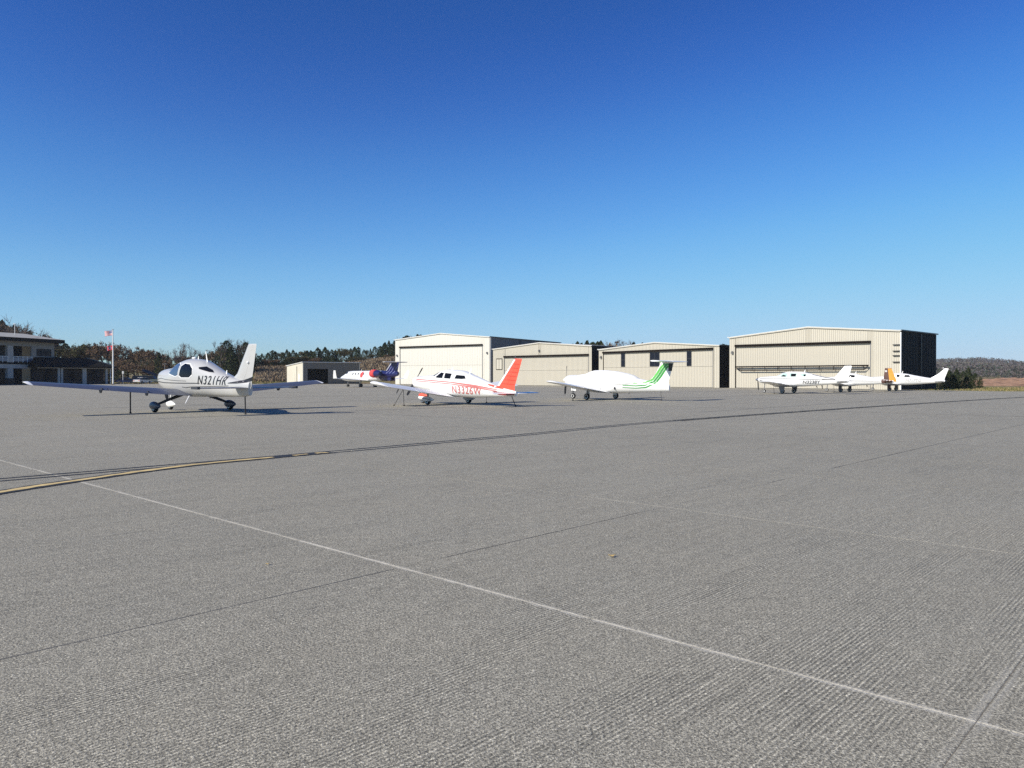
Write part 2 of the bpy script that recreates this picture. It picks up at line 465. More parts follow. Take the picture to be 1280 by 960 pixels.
strip('taxi_line', [cut[-1]] + [p for p in curve if p[1] >= 14.4], 0.12, M['yellow'], z=0.012, jag=0.7, step=0.12, breaks=0.35, seed=44)

# ------------------------------------------------------------------ aircraft kit (local axes: x forward, y left, z up; origin on ground below the main wheels)
def pchip(xs, ys, x):
    xs = np.asarray(xs, float); ys = np.asarray(ys, float); h = np.diff(xs); d = np.diff(ys) / h
    m = np.zeros_like(ys)
    for i in range(1, len(xs) - 1):
        if d[i - 1] * d[i] > 0:
            w1 = 2 * h[i] + h[i - 1]; w2 = h[i] + 2 * h[i - 1]; m[i] = (w1 + w2) / (w1 / d[i - 1] + w2 / d[i])
    m[0], m[-1] = d[0], d[-1]
    x = np.clip(x, xs[0], xs[-1]); i = min(max(int(np.searchsorted(xs, x)) - 1, 0), len(xs) - 2)
    t = (x - xs[i]) / h[i]
    return (2 * t**3 - 3 * t**2 + 1) * ys[i] + (t**3 - 2 * t**2 + t) * h[i] * m[i] + (-2 * t**3 + 3 * t**2) * ys[i + 1] + (t**3 - t**2) * h[i] * m[i + 1]

PITCH = {}
class Fus:
    def __init__(s, st):
        st = sorted(st); s.x = [a[0] for a in st]; s.cols = [[a[k] for a in st] for k in range(1, 5)]
        s.cache = {}
    def par(s, x):
        k = round(x, 3)
        if k not in s.cache: s.cache[k] = [float(pchip(s.x, c, x)) for c in s.cols]
        return s.cache[k]
    def ring(s, x, n=28, grow=0.0):
        zb, zt, w, e = s.par(x); zc = (zb + zt) / 2; h = (zt - zb) / 2 + grow; w = w + grow; out = []
        for k in range(n):
            t = 2 * math.pi * k / n; c, q = math.cos(t), math.sin(t)
            out.append((x, w * math.copysign(abs(c) ** (2 / e), c), zc + h * math.copysign(abs(q) ** (2 / e), q)))
        return out
    def side(s, x, z):
        if x < s.x[0] or x > s.x[-1]: return 0.0
        zb, zt, w, e = s.par(x); zc = (zb + zt) / 2; h = max((zt - zb) / 2, 1e-4); q = min(abs(z - zc) / h, 1.0)
        return w * (1 - q ** e) ** (1 / e)
    def mesh(s, name, m, parent, x0=None, x1=None, n=90, grow=0.0):
        x0 = s.x[0] if x0 is None else x0; x1 = s.x[-1] if x1 is None else x1
        mb = MB(); mb.loft([s.ring(x0 + (x1 - x0) * k / n, 44, grow) for k in range(n + 1)])
        return mb.build(name, m, parent, smooth=True)

def foil(t, x):
    return 5 * t * (0.2969 * math.sqrt(max(x, 0)) - 0.126 * x - 0.3516 * x**2 + 0.2843 * x**3 - 0.1036 * x**4)
def foil_ring(xle, chord, t, c0=0.0, c1=1.0, n=9, camber=0.018):
    """closed ring of (x, thickness) - x forward is positive, so the nose is at xle"""
    up, lo = [], []
    for k in range(n + 1):
        f = k / n
        f = c0 + (c1 - c0) * (f * f if c0 == 0 else f)
        cz = camber * 4 * f * (1 - f)
        up.append((xle - f * chord, (cz + foil(t, f)) * chord)); lo.append((xle - f * chord, (cz - foil(t, f) - 0.002) * chord))
    return up + lo[::-1][:-1] if c0 == 0 else up + lo[::-1]
def surf(name, secs, m, parent, c0=0.0, c1=1.0, side=1, vertical=False, camber=0.018, inc=0.0):
    """secs: (span, xle, z, chord, t)"""
    mb = MB(); rings = []
    for (sp, xle, z, ch, t) in secs:
        r = foil_ring(xle, ch, t, c0, c1, camber=0 if vertical else camber)
        if vertical: rings.append([(x, th, z) for x, th in r])
        else: rings.append([(x, sp * side, z + th + (x - (xle - ch * 0.3)) * math.tan(inc)) for x, th in r])
    mb.loft(rings)
    return mb.build(name, m, parent, smooth=True)
def lerp_sec(a, b, f): return tuple(p + (q - p) * f for p, q in zip(a, b))
def sec_at(secs, y):
    for a, b in zip(secs[:-1], secs[1:]):
        if y <= b[0]: return lerp_sec(a, b, (y - a[0]) / (b[0] - a[0]))
    return secs[-1]

def wing_pair(root, secs, m, mtip=None, flap=(0.12, 0.55), ail=(0.56, 0.95), hinge=0.76, inc=R(2.0), fm=None, lights=True):
    out = []
    y0, y1 = secs[0][0], secs[-1][0]
    for side in (1, -1):
        fl = [y0 + (y1 - y0) * f for f in flap]; al = [y0 + (y1 - y0) * f for f in ail]
        w = surf('wing', secs, m, root, 0, hinge, side, inc=inc); out.append(w)
        for nm, (a, b_) in (('flap', fl), ('aileron', al)):
            sx = [sec_at(secs, a + (b_ - a) * k / 3) for k in range(4)]
            surf(nm, sx, fm or m, w, hinge + 0.004, 1.0, side, inc=inc)
        inn = [sec_at(secs, y0), sec_at(secs, fl[0] - 0.012)]
        surf('trailing_edge', inn, m, w, hinge, 0.995, side, inc=inc)
        tp = [sec_at(secs, al[1] + 0.012), secs[-1]]
        surf('trailing_edge', tp, m, w, hinge, 0.995, side, inc=inc)
        a = secs[-1]
        cap = [a] + [(a[0] + 0.14 * f, a[1] - 0.10 * f * f * a[3], a[2] + 0.02 * f, a[3] * (1 - 0.22 * f * f), a[4] * (1 - 0.75 * f * f)) for f in (0.35, 0.65, 0.88, 1.0)]
        surf('wing_tip', cap, mtip or m, w, 0, 1.0, side, inc=inc)
    return out

def poly_mesh(poly, step=0.12):
    bm = bmesh.new()
    vs = [bm.verts.new((p[0], 0, p[1])) for p in poly]
    bm.faces.new(vs)
    bmesh.ops.triangulate(bm, faces=bm.faces[:])
    for _ in range(5):
        long_e = [e for e in bm.edges if e.calc_length() > step]
        if not long_e: break
        bmesh.ops.subdivide_edges(bm, edges=long_e, cuts=1)
        bmesh.ops.triangulate(bm, faces=[f for f in bm.faces if len(f.verts) > 3])
    return bm
def put_decal(bm, name, m, parent, side, fy, off):
    for v in bm.verts:
        v.co.y = side * (fy(v.co.x, v.co.z) + off)
    bmesh.ops.recalc_face_normals(bm, faces=bm.faces[:])
    tot = sum(f.normal.y * f.calc_area() for f in bm.faces)
    if tot * side < 0: bmesh.ops.reverse_faces(bm, faces=bm.faces[:])
    me = bpy.data.meshes.new(name); bm.to_mesh(me); bm.free(); me.materials.append(m)
    me.polygons.foreach_set('use_smooth', [True] * len(me.polygons))
    return link(bpy.data.objects.new(name, me), parent)
def decal(name, poly, m, parent, fy, off=0.006, sides=(1, -1), step=0.12):
    return [put_decal(poly_mesh(poly, step), name, m, parent, s, fy, off) for s in sides]
def band(pts_top, pts_bot): return list(pts_top) + list(reversed(pts_bot))
def line_band(pts, w):
    return [(x, z + w / 2) for x, z in pts] + [(x, z - w / 2) for x, z in reversed(pts)]
def window(poly, m, root, fy, off=0.008, sides=(1, -1), frame=None, fw=0.03):
    os_ = decal('window', poly, m, root, fy, off, sides, 0.08)
    if frame:
        cx = sum(p[0] for p in poly) / len(poly); cz = sum(p[1] for p in poly) / len(poly)
        big = [(p[0] + fw * (1 if p[0] > cx else -1), p[1] + fw * (1 if p[1] > cz else -1)) for p in poly]
        for o, s in zip(os_, sides):
            put_decal(poly_mesh(big, 0.08), 'window_frame', frame, o, s, fy, off - 0.004)
    return os_
def lettering(txt, x, z, height, m, parent, fy, shear=0.0, sides=(1,), off=0.014, name='registration', spacing=1.0, width=None, bold=0.012):
    cu = bpy.data.curves.new('txt', 'FONT'); cu.body = txt; cu.size = 1; cu.shear = shear * .75; cu.offset = bold; cu.space_character = spacing
    ob = bpy.data.objects.new('txt', cu); COL.objects.link(ob)
    dg = bpy.context.evaluated_depsgraph_get()
    me = bpy.data.meshes.new_from_object(ob.evaluated_get(dg))
    bpy.data.objects.remove(ob); bpy.data.curves.remove(cu)
    co = np.array([v.co[:] for v in me.vertices]); mn, mxx = co.min(0), co.max(0)
    k = height / (mxx[1] - mn[1]); kx = k if width is None else width / (mxx[0] - mn[0]); cxx = (mn[0] + mxx[0]) / 2
    for s in sides:
        bm = bmesh.new(); bm.from_mesh(me)
        for v in bm.verts:
            v.co = Vector((x - s * (v.co.x - cxx) * kx, 0, z + (v.co.y - mn[1]) * k))
        for _ in range(2):
            le = [e for e in bm.edges if e.calc_length() > 0.14]
            if le: bmesh.ops.subdivide_edges(bm, edges=le, cuts=1)
        bmesh.ops.triangulate(bm, faces=bm.faces[:])
        put_decal(bm, name, m, parent, s, fy, off)

def wheel(root, x, y, r, w, name='wheel', mr=None):
    mb = MB()
    dz = -x * PITCH.get(root.name, 0)      # wheels stay on the ground when the body sits nose up
    prof = [(-w * .5, r * .62), (-w * .5, r * .86), (-w * .32, r * .97), (0, r), (w * .32, r * .97), (w * .5, r * .86), (w * .5, r * .62)]
    mb.lathe(prof, (x, y, r + dz), 'y', 18)
    t = mb.build('wheel', M['rubber'], root, smooth=True)
    m2 = MB(); m2.lathe([(-w * .46, r * .25), (-w * .53, r * .60), (w * .53, r * .60), (w * .46, r * .25)], (x, y, r + dz), 'y', 14)
    m2.build('rim', mr or M['metal'], t, smooth=True)
    return t
def pant(root, x, y, z, l, w, h, m, lead=0.45):
    """teardrop wheel fairing"""
    z = z - x * PITCH.get(root.name, 0) * (1 if abs(x) > 1 else 0)
    mb = MB(); rings = []
    for k in range(13):
        f = k / 12; xx = x + l * (lead - f)
        s = (math.sin(math.pi * min(f / 0.62, 1) / 2) ** 0.6 if f < 0.35 else (1 - ((f - 0.35) / 0.65) ** 1.8) ** 0.8) if f < 1 else 0.03
        s = max(s, 0.03)
        if f < 0.35: s = max(math.sqrt(max(1 - ((0.35 - f) / 0.35) ** 2, 0)), 0.03)
        rings.append([(xx, y + w / 2 * s * math.cos(2 * math.pi * q / 14), z + h / 2 * s * math.sin(2 * math.pi * q / 14)) for q in range(14)])
    mb.loft(rings)
    return mb.build('wheel_fairing', m, root, smooth=True)
def strut(root, pts, rad, m, name='gear_leg', n=8):
    mb = MB(); mb.tube(pts, rad, n); return mb.build(name, m, root, smooth=True)
def prop(root, x, z, rad, ang0, blades, mblade, mspin, spin_l=0.32, spin_r=0.16, chord=0.15):
    mb = MB(); mb.lathe([(0, spin_r), (spin_l * .35, spin_r * .92), (spin_l * .7, spin_r * .62), (spin_l * .92, spin_r * .28), (spin_l, 0.01)], (x, 0, z), 'x', 16)
    sp = mb.build('spinner', mspin, root, smooth=True)
    for k in range(blades):
        a = ang0 + 2 * math.pi * k / blades
        ra = Vector((0, math.cos(a), math.sin(a))); ta = Vector((0, -math.sin(a), math.cos(a)))
        mb = MB(); rings = []
        for f in (0.1, 0.25, 0.45, 0.7, 0.9, 1.0):
            rr = rad * f; c = chord * (0.45 + 0.9 * f * (1.25 - f) * 1.6) * (1 if f < 0.95 else 0.6); tw = R(55 - 38 * f)
            cd = ta * math.cos(tw) + Vector((1, 0, 0)) * math.sin(tw); td = ra.cross(cd)
            o = Vector((x + 0.08, 0, z)) + ra * rr
            rings.append([o + cd * c * .5, o + td * .018 * (1.2 - f), o - cd * c * .5, o - td * .018 * (1.2 - f)])
        mb.loft(rings)
        mb.build('propeller_blade', mblade, root, smooth=True)
def antenna(root, x, z, h, m=None, lean=-0.35, y=0, th=0.012):
    mb = MB(); mb.loft([[(x + .05, y, z - .03), (x, y + th, z - .03), (x - .06, y, z - .03), (x, y - th, z - .03)],
                        [(x + lean * h + .02, y, z + h), (x + lean * h, y + th * .5, z + h), (x + lean * h - .03, y, z + h), (x + lean * h, y - th * .5, z + h)]])
    mb.build('antenna', m or M['white'], root)
def blob(root, x, y, z, rx, ry, rz, m, name):
    mb = MB(); rings = []
    for k in range(1, 8):
        t = math.pi * k / 8
        rings.append([(x + rx * math.cos(t), y + ry * math.sin(t) * math.cos(2 * math.pi * q / 12), z + rz * math.sin(t) * math.sin(2 * math.pi * q / 12)) for q in range(12)])
    mb.loft(rings); return mb.build(name, m, root, smooth=True)

class Fin:
    """vertical tail: secs (z, xle, chord, t)"""
    def __init__(s, secs): s.s = secs
    def y(s, x, z):
        q = s.s
        if z < q[0][0] or z > q[-1][0] + 0.02: return 0.0
        for a, b_ in zip(q[:-1], q[1:]):
            if z <= b_[0] + 1e-6 or b_ is q[-1]:
                f = min(max((z - a[0]) / (b_[0] - a[0]), 0), 1); xle = a[1] + (b_[1] - a[1]) * f; ch = a[2] + (b_[2] - a[2]) * f; t = a[3] + (b_[3] - a[3]) * f
                c = (xle - x) / ch
                return foil(t, c) * ch if 0 <= c <= 1 else 0.0
        return 0.0
    def build(s, root, m, mr, hinge=0.66, rud=None):
        ss = [(0, xle, z, ch, t) for z, xle, ch, t in s.s]
        f = surf('fin', ss, m, root, 0, hinge, 1, True)
        r = surf('rudder', ss, mr, root, hinge + 0.006, 1.0, 1, True)
        a = ss[-1]
        cap = [a] + [(0, a[1] - .06 * q * q, a[2] + .05 * q, a[3] * (1 - .12 * q * q), a[4] * (1 - .8 * q * q)) for q in (.5, .85, 1)]
        surf('fin_cap', cap, m, f, 0, 1.0, 1, True)
        return f, r
def stab_pair(root, secs, m, hinge=0.62, me=None, name=('tailplane', 'elevator')):
    for side in (1, -1):
        surf(name[0], secs, m, root, 0, hinge, side, camber=0)
        surf(name[1], secs, me or m, root, hinge + .006, 1.0, side, camber=0)

def plane_root(name, ctr, head, label, scale=1.0, pitch=0.0):
    r = empty(name, (ctr[0], ctr[1], 0.0), math.atan2(head[1], head[0]), scale)
    r.rotation_euler.y = -R(pitch); PITCH[r.name] = math.tan(R(pitch))
    return tag(r, label, 'airplane')
def tow(root, p):     # local point of a plane -> world
    bpy.context.view_layer.update()
    q = root.matrix_world @ Vector(p); return (q.x, q.y, q.z)
def rope(pts, rad, label, name='tie_down_rope', m=None, group='tie-down ropes of the parked planes'):
    mb = MB()
    out = []
    for a, b_ in zip(pts[:-1], pts[1:]):
        a, b_ = Vector(a), Vector(b_)
        for k in range(6):
            f = k / 6; p = a.lerp(b_, f); out.append(p)
    out.append(Vector(pts[-1]))
    mb.tube(out, rad, 5)
    e = out[-1]
    mb.lathe([(0, 0.045), (0.03, 0.05), (0.05, 0.03)], (e.x, e.y, 0.0), 'z', 8)
    o = mb.build(name, m or M['rope'])
    return tag(o, label, 'rope', group)

# ---- 1: silver four-seater with fixed gear
def plane_silver():
    ctr = (-14.05, 33.9); hd = (-0.745, 0.667)
    r = plane_root('silver_airplane', ctr, hd, 'silver low wing airplane numbered N321HR, nearest of the parked planes, with fixed faired wheels', 1.06, 1.0)
    F = Fus([(2.78, 1.12, 1.58, .20, 2), (2.55, .96, 1.68, .40, 2.2), (1.95, .78, 1.76, .54, 2.4), (1.35, .68, 1.80, .60, 2.5), (.62, .63, 2.07, .63, 2.4),
             (-.05, .60, 2.18, .64, 2.4), (-.75, .62, 2.15, .61, 2.3), (-1.55, .65, 1.95, .52, 2.3), (-2.4, .68, 1.69, .40, 2.4), (-3.3, .71, 1.48, .29, 2.6), (-4.2, .75, 1.36, .18, 2.6), (-4.55, .80, 1.32, .09, 2.4)])
    F.mesh('fuselage', M['silver'], r)
    fin = Fin([(1.10, -2.55, 2.05, .04), (1.42, -3.22, 1.43, .07), (1.62, -3.58, 1.12, .09), (2.70, -4.36, .60, .10)])
    fin.build(r, M['silver'], M['silver'], .62)
    lowr = MB(); lowr.loft([[(-4.30, .05, 1.12), (-4.30, -.05, 1.12), (-4.60, -.02, 1.12), (-4.60, .02, 1.12)], [(-4.22, .06, .82), (-4.22, -.06, .82), (-4.52, -.02, .82), (-4.52, .02, .82)]])
    lowr.build('rudder_foot', M['silver'], r)
    fy = lambda x, z: max(F.side(x, z), fin.y(x, z))
    wing_pair(r, [(.35, .80, .78, 1.42, .15), (2.5, .66, .93, 1.22, .14), (6.02, .42, 1.20, .78, .12)], M['silver_wing'], M['white'], inc=R(7.0))
    for s in (1, -1):
        for yy in (2.05, 3.75):
            mb = MB(); zz = .78 + (yy - .35) * .077
            mb.loft([[(-.12, s * yy - .02, zz - .04), (-.12, s * yy + .02, zz - .04), (-.50, s * yy + .02, zz - .03), (-.50, s * yy - .02, zz - .03)], [(-.22, s * yy - .012, zz - .22), (-.22, s * yy + .012, zz - .22), (-.36, s * yy + .012, zz - .22), (-.36, s * yy - .012, zz - .22)]])
            mb.build('hinge_bracket', M['charcoal'], r)
    stab_pair(r, [(.10, -3.82, 1.09, .78, .09), (1.95, -4.02, 1.09, .52, .09)], M['silver_wing'])
    for s in (1, -1):
        mb = MB(); mb.box(-4.53, -4.03, s * 2.0 - .05, s * 2.0 + .05, 1.05, 1.14); mb.build('tailplane_tip', M['charcoal'], r)
    # windows
    window([(1.02, 1.56), (.34, 1.45), (.12, 1.50), (.12, 1.93), (.36, 2.0), (.64, 1.95)], M['blueglass'], r, fy, frame=M['white'])
    window([(-.02, 1.49), (-.22, 1.41), (-.82, 1.42), (-1.03, 1.55), (-.95, 1.78), (-.62, 1.95), (-.24, 1.98), (-.05, 1.87)], M['glass'], r, fy, frame=M['white'])
    window([(-1.28, 1.84), (-1.36, 1.77), (-2.0, 1.66), (-2.28, 1.64), (-2.06, 1.745), (-1.62, 1.875)], M['glass'], r, fy)
    decal('windshield', [(1.28, 1.72), (1.10, 1.66), (.74, 1.93), (.58, 2.00), (.62, 2.062), (.80, 2.0)], M['blueglass'], r, fy, .008)
    # stripes and letters
    decal('stripe', line_band([(2.4, 1.20), (1.4, 1.16), (.2, 1.17), (-.9, 1.19), (-1.55, 1.20)], .035), M['charcoal'], r, fy)
    decal('stripe', line_band([(2.4, 1.28), (1.9, 1.34), (1.1, 1.29), (.2, 1.27), (-.6, 1.27)], .02), M['charcoal'], r, fy)
    decal('stripe', line_band([(-.2, 1.02), (-.5, 1.0), (-.9, 1.04), (-2.0, 1.08), (-3.4, 1.14)], .025), M['charcoal'], r, fy)
    decal('stripe', band([(-3.35, 1.26), (-3.9, 1.34), (-4.4, 1.44), (-4.74, 1.53)], [(-3.35, 1.23), (-3.9, 1.24), (-4.4, 1.29), (-4.66, 1.36)]), M['black'], r, fy)
    lettering('N321HR', -2.33, 1.16, .35, M['black'], r, fy, .22, (1, -1), width=1.80, spacing=1.16, bold=.004)
    # gear
    for s in (1, -1):
        strut(r, [(.02, s * .45, .72), (.0, s * 1.05, .50), (-.02, s * 1.52, .32)], [.075, .06, .045], M['charcoal'])
        wheel(r, 0, s * 1.6, .20, .15); pant(r, 0, s * 1.6, .27, .95, .27, .34, M['silver_wing'])
    strut(r, [(2.0, 0, .85), (2.12, 0, .50), (2.15, 0, .25)], [.05, .04, .035], M['white'], 'nose_leg')
    wheel(r, 2.15, 0, .17, .12); pant(r, 2.15, 0, .25, .85, .22, .30, M['white'])
    strut(r, [(-.75, .55, .66), (-1.05, .85, .38)], [.03, .02], M['white'], 'boarding_step')
    strut(r, [(-1.4, 0, .68), (-1.4, 0, .58)], .02, M['charcoal'], 'drain_mast')
    prop(r, 2.80, 1.35, .98, R(20), 3, M['charcoal'], M['white'])
    antenna(r, -1.15, 2.06, .42, lean=.35); antenna(r, -.35, 2.17, .12); blob(r, -.02, 0, 2.21, .14, .09, .05, M['white'], 'antenna_dome')
    antenna(r, -2.7, 1.62, .12)
    blob(r, -4.45, .06, 2.05, .05, .05, .05, M['white'], 'beacon')
    for y_, nm in ((2.55, 'near left'),):
        a = tow(r, (.0, y_, .88)); rope([a, (a[0] + .01, a[1] - .02, 0.0)], .028, f'thick dark rope tying the {nm} wing of the silver airplane to the ground')
    a = tow(r, (-4.15, 0, .85)); rope([a, (a[0] + .01, a[1] + .02, 0)], .026, 'dark rope hanging from the tail of the silver airplane to the ground')
plane_silver()

# ---- 2: white low-wing with red tail
def plane_red_tail():
    ctr = (-3.55, 43.0); hd = (-0.735, 0.678)
    r = plane_root('red_tailed_airplane', ctr, hd, 'white low wing airplane numbered N3326W with a red tail fin and red pinstripes', 1.0, 2.6)
    F = Fus([(2.86, .88, 1.34, .22, 2.1), (2.6, .74, 1.42, .46, 2.4), (1.7, .62, 1.52, .54, 2.6), (1.12, .56, 1.57, .56, 2.6), (.55, .50, 1.80, .57, 2.6), (-.05, .46, 1.93, .58, 2.6),
             (-1.0, .45, 1.92, .57, 2.6), (-1.9, .48, 1.72, .48, 2.4), (-3.0, .56, 1.42, .33, 2.2), (-4.2, .66, 1.14, .18, 2), (-5.1, .76, 1.0, .06, 2)])
    F.mesh('fuselage', M['white'], r)
    fin = Fin([(.92, -3.25, 1.75, .05), (1.22, -3.80, 1.16, .10), (2.64, -4.85, .56, .10)])
    fin.build(r, M['salmon'], M['salmon'], .55)
    fy = lambda x, z: max(F.side(x, z), fin.y(x, z))
    decal('leading_edge_paint', [(-3.74, 1.22), (-3.92, 1.22), (-4.99, 2.64), (-4.86, 2.64)], M['white'], r, fin.y, .004)
    for k in range(6):      # ribs of the red skin
        z = 1.36 + k * .21
        x0 = -3.80 - (z - 1.22) * .754 - .20; x1 = -4.96 - (z - 1.22) * .262 + .03
        decal('skin_rib', line_band([(x0, z), (x1, z - .015)], .028), M['red'], r, fin.y, .010, (1, -1), .3)
    antenna(r, -4.93, 2.66, .20, M['charcoal'], lean=0.02)
    wing_pair(r, [(.45, .95, .56, 1.85, .15), (1.4, .80, .68, 1.60, .14), (4.85, .74, 1.14, 1.52, .14)], M['white'], inc=R(5.0))
    stab_pair(r, [(.08, -4.45, .90, .80, .10), (1.75, -4.45, .90, .78, .09)], M['white'], name=('stabilator', 'trim_tab'))
    decal('windshield', [(1.10, 1.545), (.72, 1.52), (.44, 1.74), (.44, 1.76), (.56, 1.79)], M['glass'], r, fy, .008)
    window([(.58, 1.47), (.42, 1.45), (-.04, 1.45), (-.06, 1.74), (.22, 1.76)], M['glass'], r, fy, frame=M['white'])
    window([(-.18, 1.45), (-.68, 1.45), (-.70, 1.73), (-.16, 1.75)], M['glass'], r, fy, frame=M['white'])
    window([(-1.0, 1.47), (-1.55, 1.47), (-1.78, 1.50), (-1.62, 1.66), (-1.08, 1.68)], M['glass'], r, fy, frame=M['white'])
    decal('stripe', line_band([(2.3, 1.28), (1.0, 1.28), (-.8, 1.26), (-2.4, 1.18), (-3.9, 1.03)], .055), M['pink'], r, fy)
    decal('stripe', line_band([(2.3, 1.19), (1.0, 1.185), (-.8, 1.165), (-2.4, 1.09), (-3.9, .95)], .04), M['pink'], r, fy)
    decal('tail_paint', [(-3.6, .93), (-4.3, .93), (-5.02, .93), (-5.02, .80), (-4.4, .75), (-4.0, .76)], M['maroon'], r, fy)
    decal('tail_paint', [(-3.2, 1.30), (-3.7, 1.235), (-4.25, 1.13), (-4.25, 1.07), (-3.7, 1.13), (-3.3, 1.22)], M['salmon'], r, fy)
    lettering('N3326W', -1.86, .68, .40, M['pink'], r, fy, .12, (1, -1), width=2.05, spacing=1.15, bold=0.004)
    for s in (1, -1):
        strut(r, [(.0, s * 1.55, .66), (.0, s * 1.55, .35)], .045, M['grey'])
        wheel(r, 0, s * 1.55, .21, .16); pant(r, .02, s * 1.55, .30, .98, .28, .30, M['white'])
        mb = MB(); mb.box(-.3, .3, s * 1.55 - .142, s * 1.55 + .142, .30, .345); mb.build('fairing_stripe', M['grey'], r)
    strut(r, [(2.10, 0, .75), (2.18, 0, .25)], .045, M['grey'], 'nose_leg')
    wheel(r, 2.18, 0, .19, .14); p_ = pant(r, 2.2, 0, .31, .90, .26, .26, M['white'])
    pant(r, 2.2, 0, .46, .86, .245, .22, M['salmon'])
    prop(r, 2.88, 1.12, .98, R(125), 2, M['charcoal'], M['white'])
    strut(r, [(.35, 3.3, .88), (.52, 3.3, .62)], [.03, .02], M['charcoal'], 'pitot_mast')
    antenna(r, -1.6, 1.80, .28, lean=-.5); antenna(r, -.2, 1.93, .14)
    a = tow(r, (.15, 3.15, .86)); rope([a, (a[0] - .45, a[1] - .3, 0)], .013, 'left strand of the thin rope under the near wing of the red tailed airplane')
    rope([a, (a[0] + .08, a[1] - .3, 0)], .013, 'right strand of the thin rope under the near wing of the red tailed airplane')
    a = tow(r, (.15, -3.15, .86)); rope([a, (a[0], a[1] - .3, 0)], .014, 'thin rope under the far wing of the red tailed airplane')
    a = tow(r, (-4.75, 0, .78)); rope([a, (a[0] + .22, a[1] - .3, 0)], .020, 'dark rope from the red tail down to a ring on the concrete')
plane_red_tail()

# ---- 3: white T-tail with green stripes, cabin under a canvas cover
def plane_green_tail():
    ctr = (6.1, 52.3); hd = (-0.76, 0.65)
    r = plane_root('green_striped_airplane', ctr, hd, 'white T tail airplane with green tail stripes and its cabin under a white canvas cover', 1.03, 1.6)
    F = Fus([(2.88, .92, 1.42, .26, 2.2), (2.6, .76, 1.52, .48, 2.5), (1.7, .62, 1.56, .55, 2.7), (1.12, .54, 1.58, .57, 2.7), (.55, .48, 1.72, .58, 2.7), (-.05, .44, 1.84, .58, 2.7),
             (-1.0, .44, 1.80, .57, 2.6), (-1.9, .50, 1.64, .48, 2.4), (-3.0, .58, 1.42, .33, 2.2), (-4.2, .68, 1.26, .18, 2), (-5.0, .76, 1.16, .07, 2)])
    F.mesh('fuselage', M['white'], r)
    C = Fus([(1.75, 1.0, 1.565, .50, 2.3), (1.25, .82, 1.63, .58, 2.3), (.80, .76, 1.80, .60, 2.5), (.45, .74, 1.89, .62, 2.5), (-.3, .74, 1.91, .63, 2.5), (-1.1, .74, 1.86, .61, 2.4), (-1.9, .80, 1.75, .53, 2.3), (-2.5, .88, 1.60, .42, 2.1), (-2.95, 1.0, 1.36, .24, 2.1)])
    C.mesh('cabin_cover', M['tarp'], r, grow=.015)
    strut(r, [(-.2, .60, .80), (-.28, .45, .56), (-.3, .2, .46)], .012, M['charcoal'], 'cover_strap')
    fin = Fin([(1.02, -2.95, 2.0, .05), (1.30, -3.55, 1.38, .10), (1.75, -3.98, 1.06, .10), (2.48, -4.36, .88, .09)])
    fin.build(r, M['white'], M['white'], .64)
    lowr = MB(); lowr.loft([[(-4.75, .05, 1.06), (-4.75, -.05, 1.06), (-4.98, -.02, 1.06), (-4.98, .02, 1.06)], [(-4.6, .05, .78), (-4.6, -.05, .78), (-4.85, -.02, .78), (-4.85, .02, .78)]])
    lowr.build('rudder_foot', M['white'], r)
    fy = lambda x, z: max(F.side(x, z), fin.y(x, z))
    wing_pair(r, [(.45, .98, .58, 1.95, .15), (1.5, .78, .70, 1.62, .14), (5.2, .58, 1.15, 1.15, .13)], M['white'], inc=R(4.5))
    stab_pair(r, [(0, -4.42, 2.56, 1.0, .13), (1.75, -4.62, 2.58, .68, .13)], M['white'])
    blob(r, -4.72, 0, 2.56, .62, .09, .075, M['white'], 'tail_bullet')
    # three green bands sweeping from the fuselage up the fin
    def sweep(o):
        base = [(-1.9, 1.02), (-2.8, 1.00), (-3.45, 1.06), (-3.95, 1.28), (-4.30, 1.70), (-4.55, 2.08), (-4.78, 2.36), (-5.02, 2.44)]
        out = []
        for i, (x, z) in enumerate(base):
            a = base[max(i - 1, 0)]; b_ = base[min(i + 1, len(base) - 1)]
            dx, dz = b_[0] - a[0], b_[1] - a[1]; l = math.hypot(dx, dz)
            out.append((x + dz / l * o, z - dx / l * o))
        return out
    for o0, o1, mm in ((.115, .27, 'lightgreen'), (-.045, .090, 'green'), (-.19, -.07, 'green')):
        top, bot = sweep(o1), sweep(o0)
        taper = [0.35, 0.45, .6, .9, 1, 1, 1, 1]
        top = [tuple(np.array(q) + (np.array(p) - np.array(q)) * t) for p, q, t in zip(top, bot, taper)]
        pl = [(x, min(z, 2.46)) for x, z in band(top, bot)]
        for sgm in range(len(top) - 1):
            q = [top[sgm], top[sgm + 1], bot[sgm + 1], bot[sgm]]; q = [(x, min(z, 2.462)) for x, z in q]
            if max(p[0] for p in q) < -4.95: continue
            decal('stripe', q, M[mm], r, fy, .007, (1, -1), .1)
    decal('rudder_paint', [(-4.93, 2.46), (-5.22, 2.46), (-5.12, 1.98), (-4.90, 1.98)], M['black'], r, lambda x, z: max(fin.y(x, z), .012), .012)
    for s in (1, -1):
        strut(r, [(.0, s * 1.62, .78), (.0, s * 1.62, .22)], [.055, .04], M['grey'])
        wheel(r, 0, s * 1.70, .21, .16)
        mb = MB(); mb.box(-.14, .14, s * 1.58 - .01, s * 1.58 + .01, .24, .72); mb.build('gear_door', M['white'], r)
    strut(r, [(2.25, 0, .85), (2.32, 0, .20)], .045, M['grey'], 'nose_leg'); wheel(r, 2.32, 0, .19, .14, mr=M['white'])
    mb = MB(); mb.box(2.0, 2.4, .10, .13, .48, .82); mb.build('gear_door', M['white'], r)
    prop(r, 2.88, 1.18, .98, R(94), 2, M['charcoal'], M['white'])
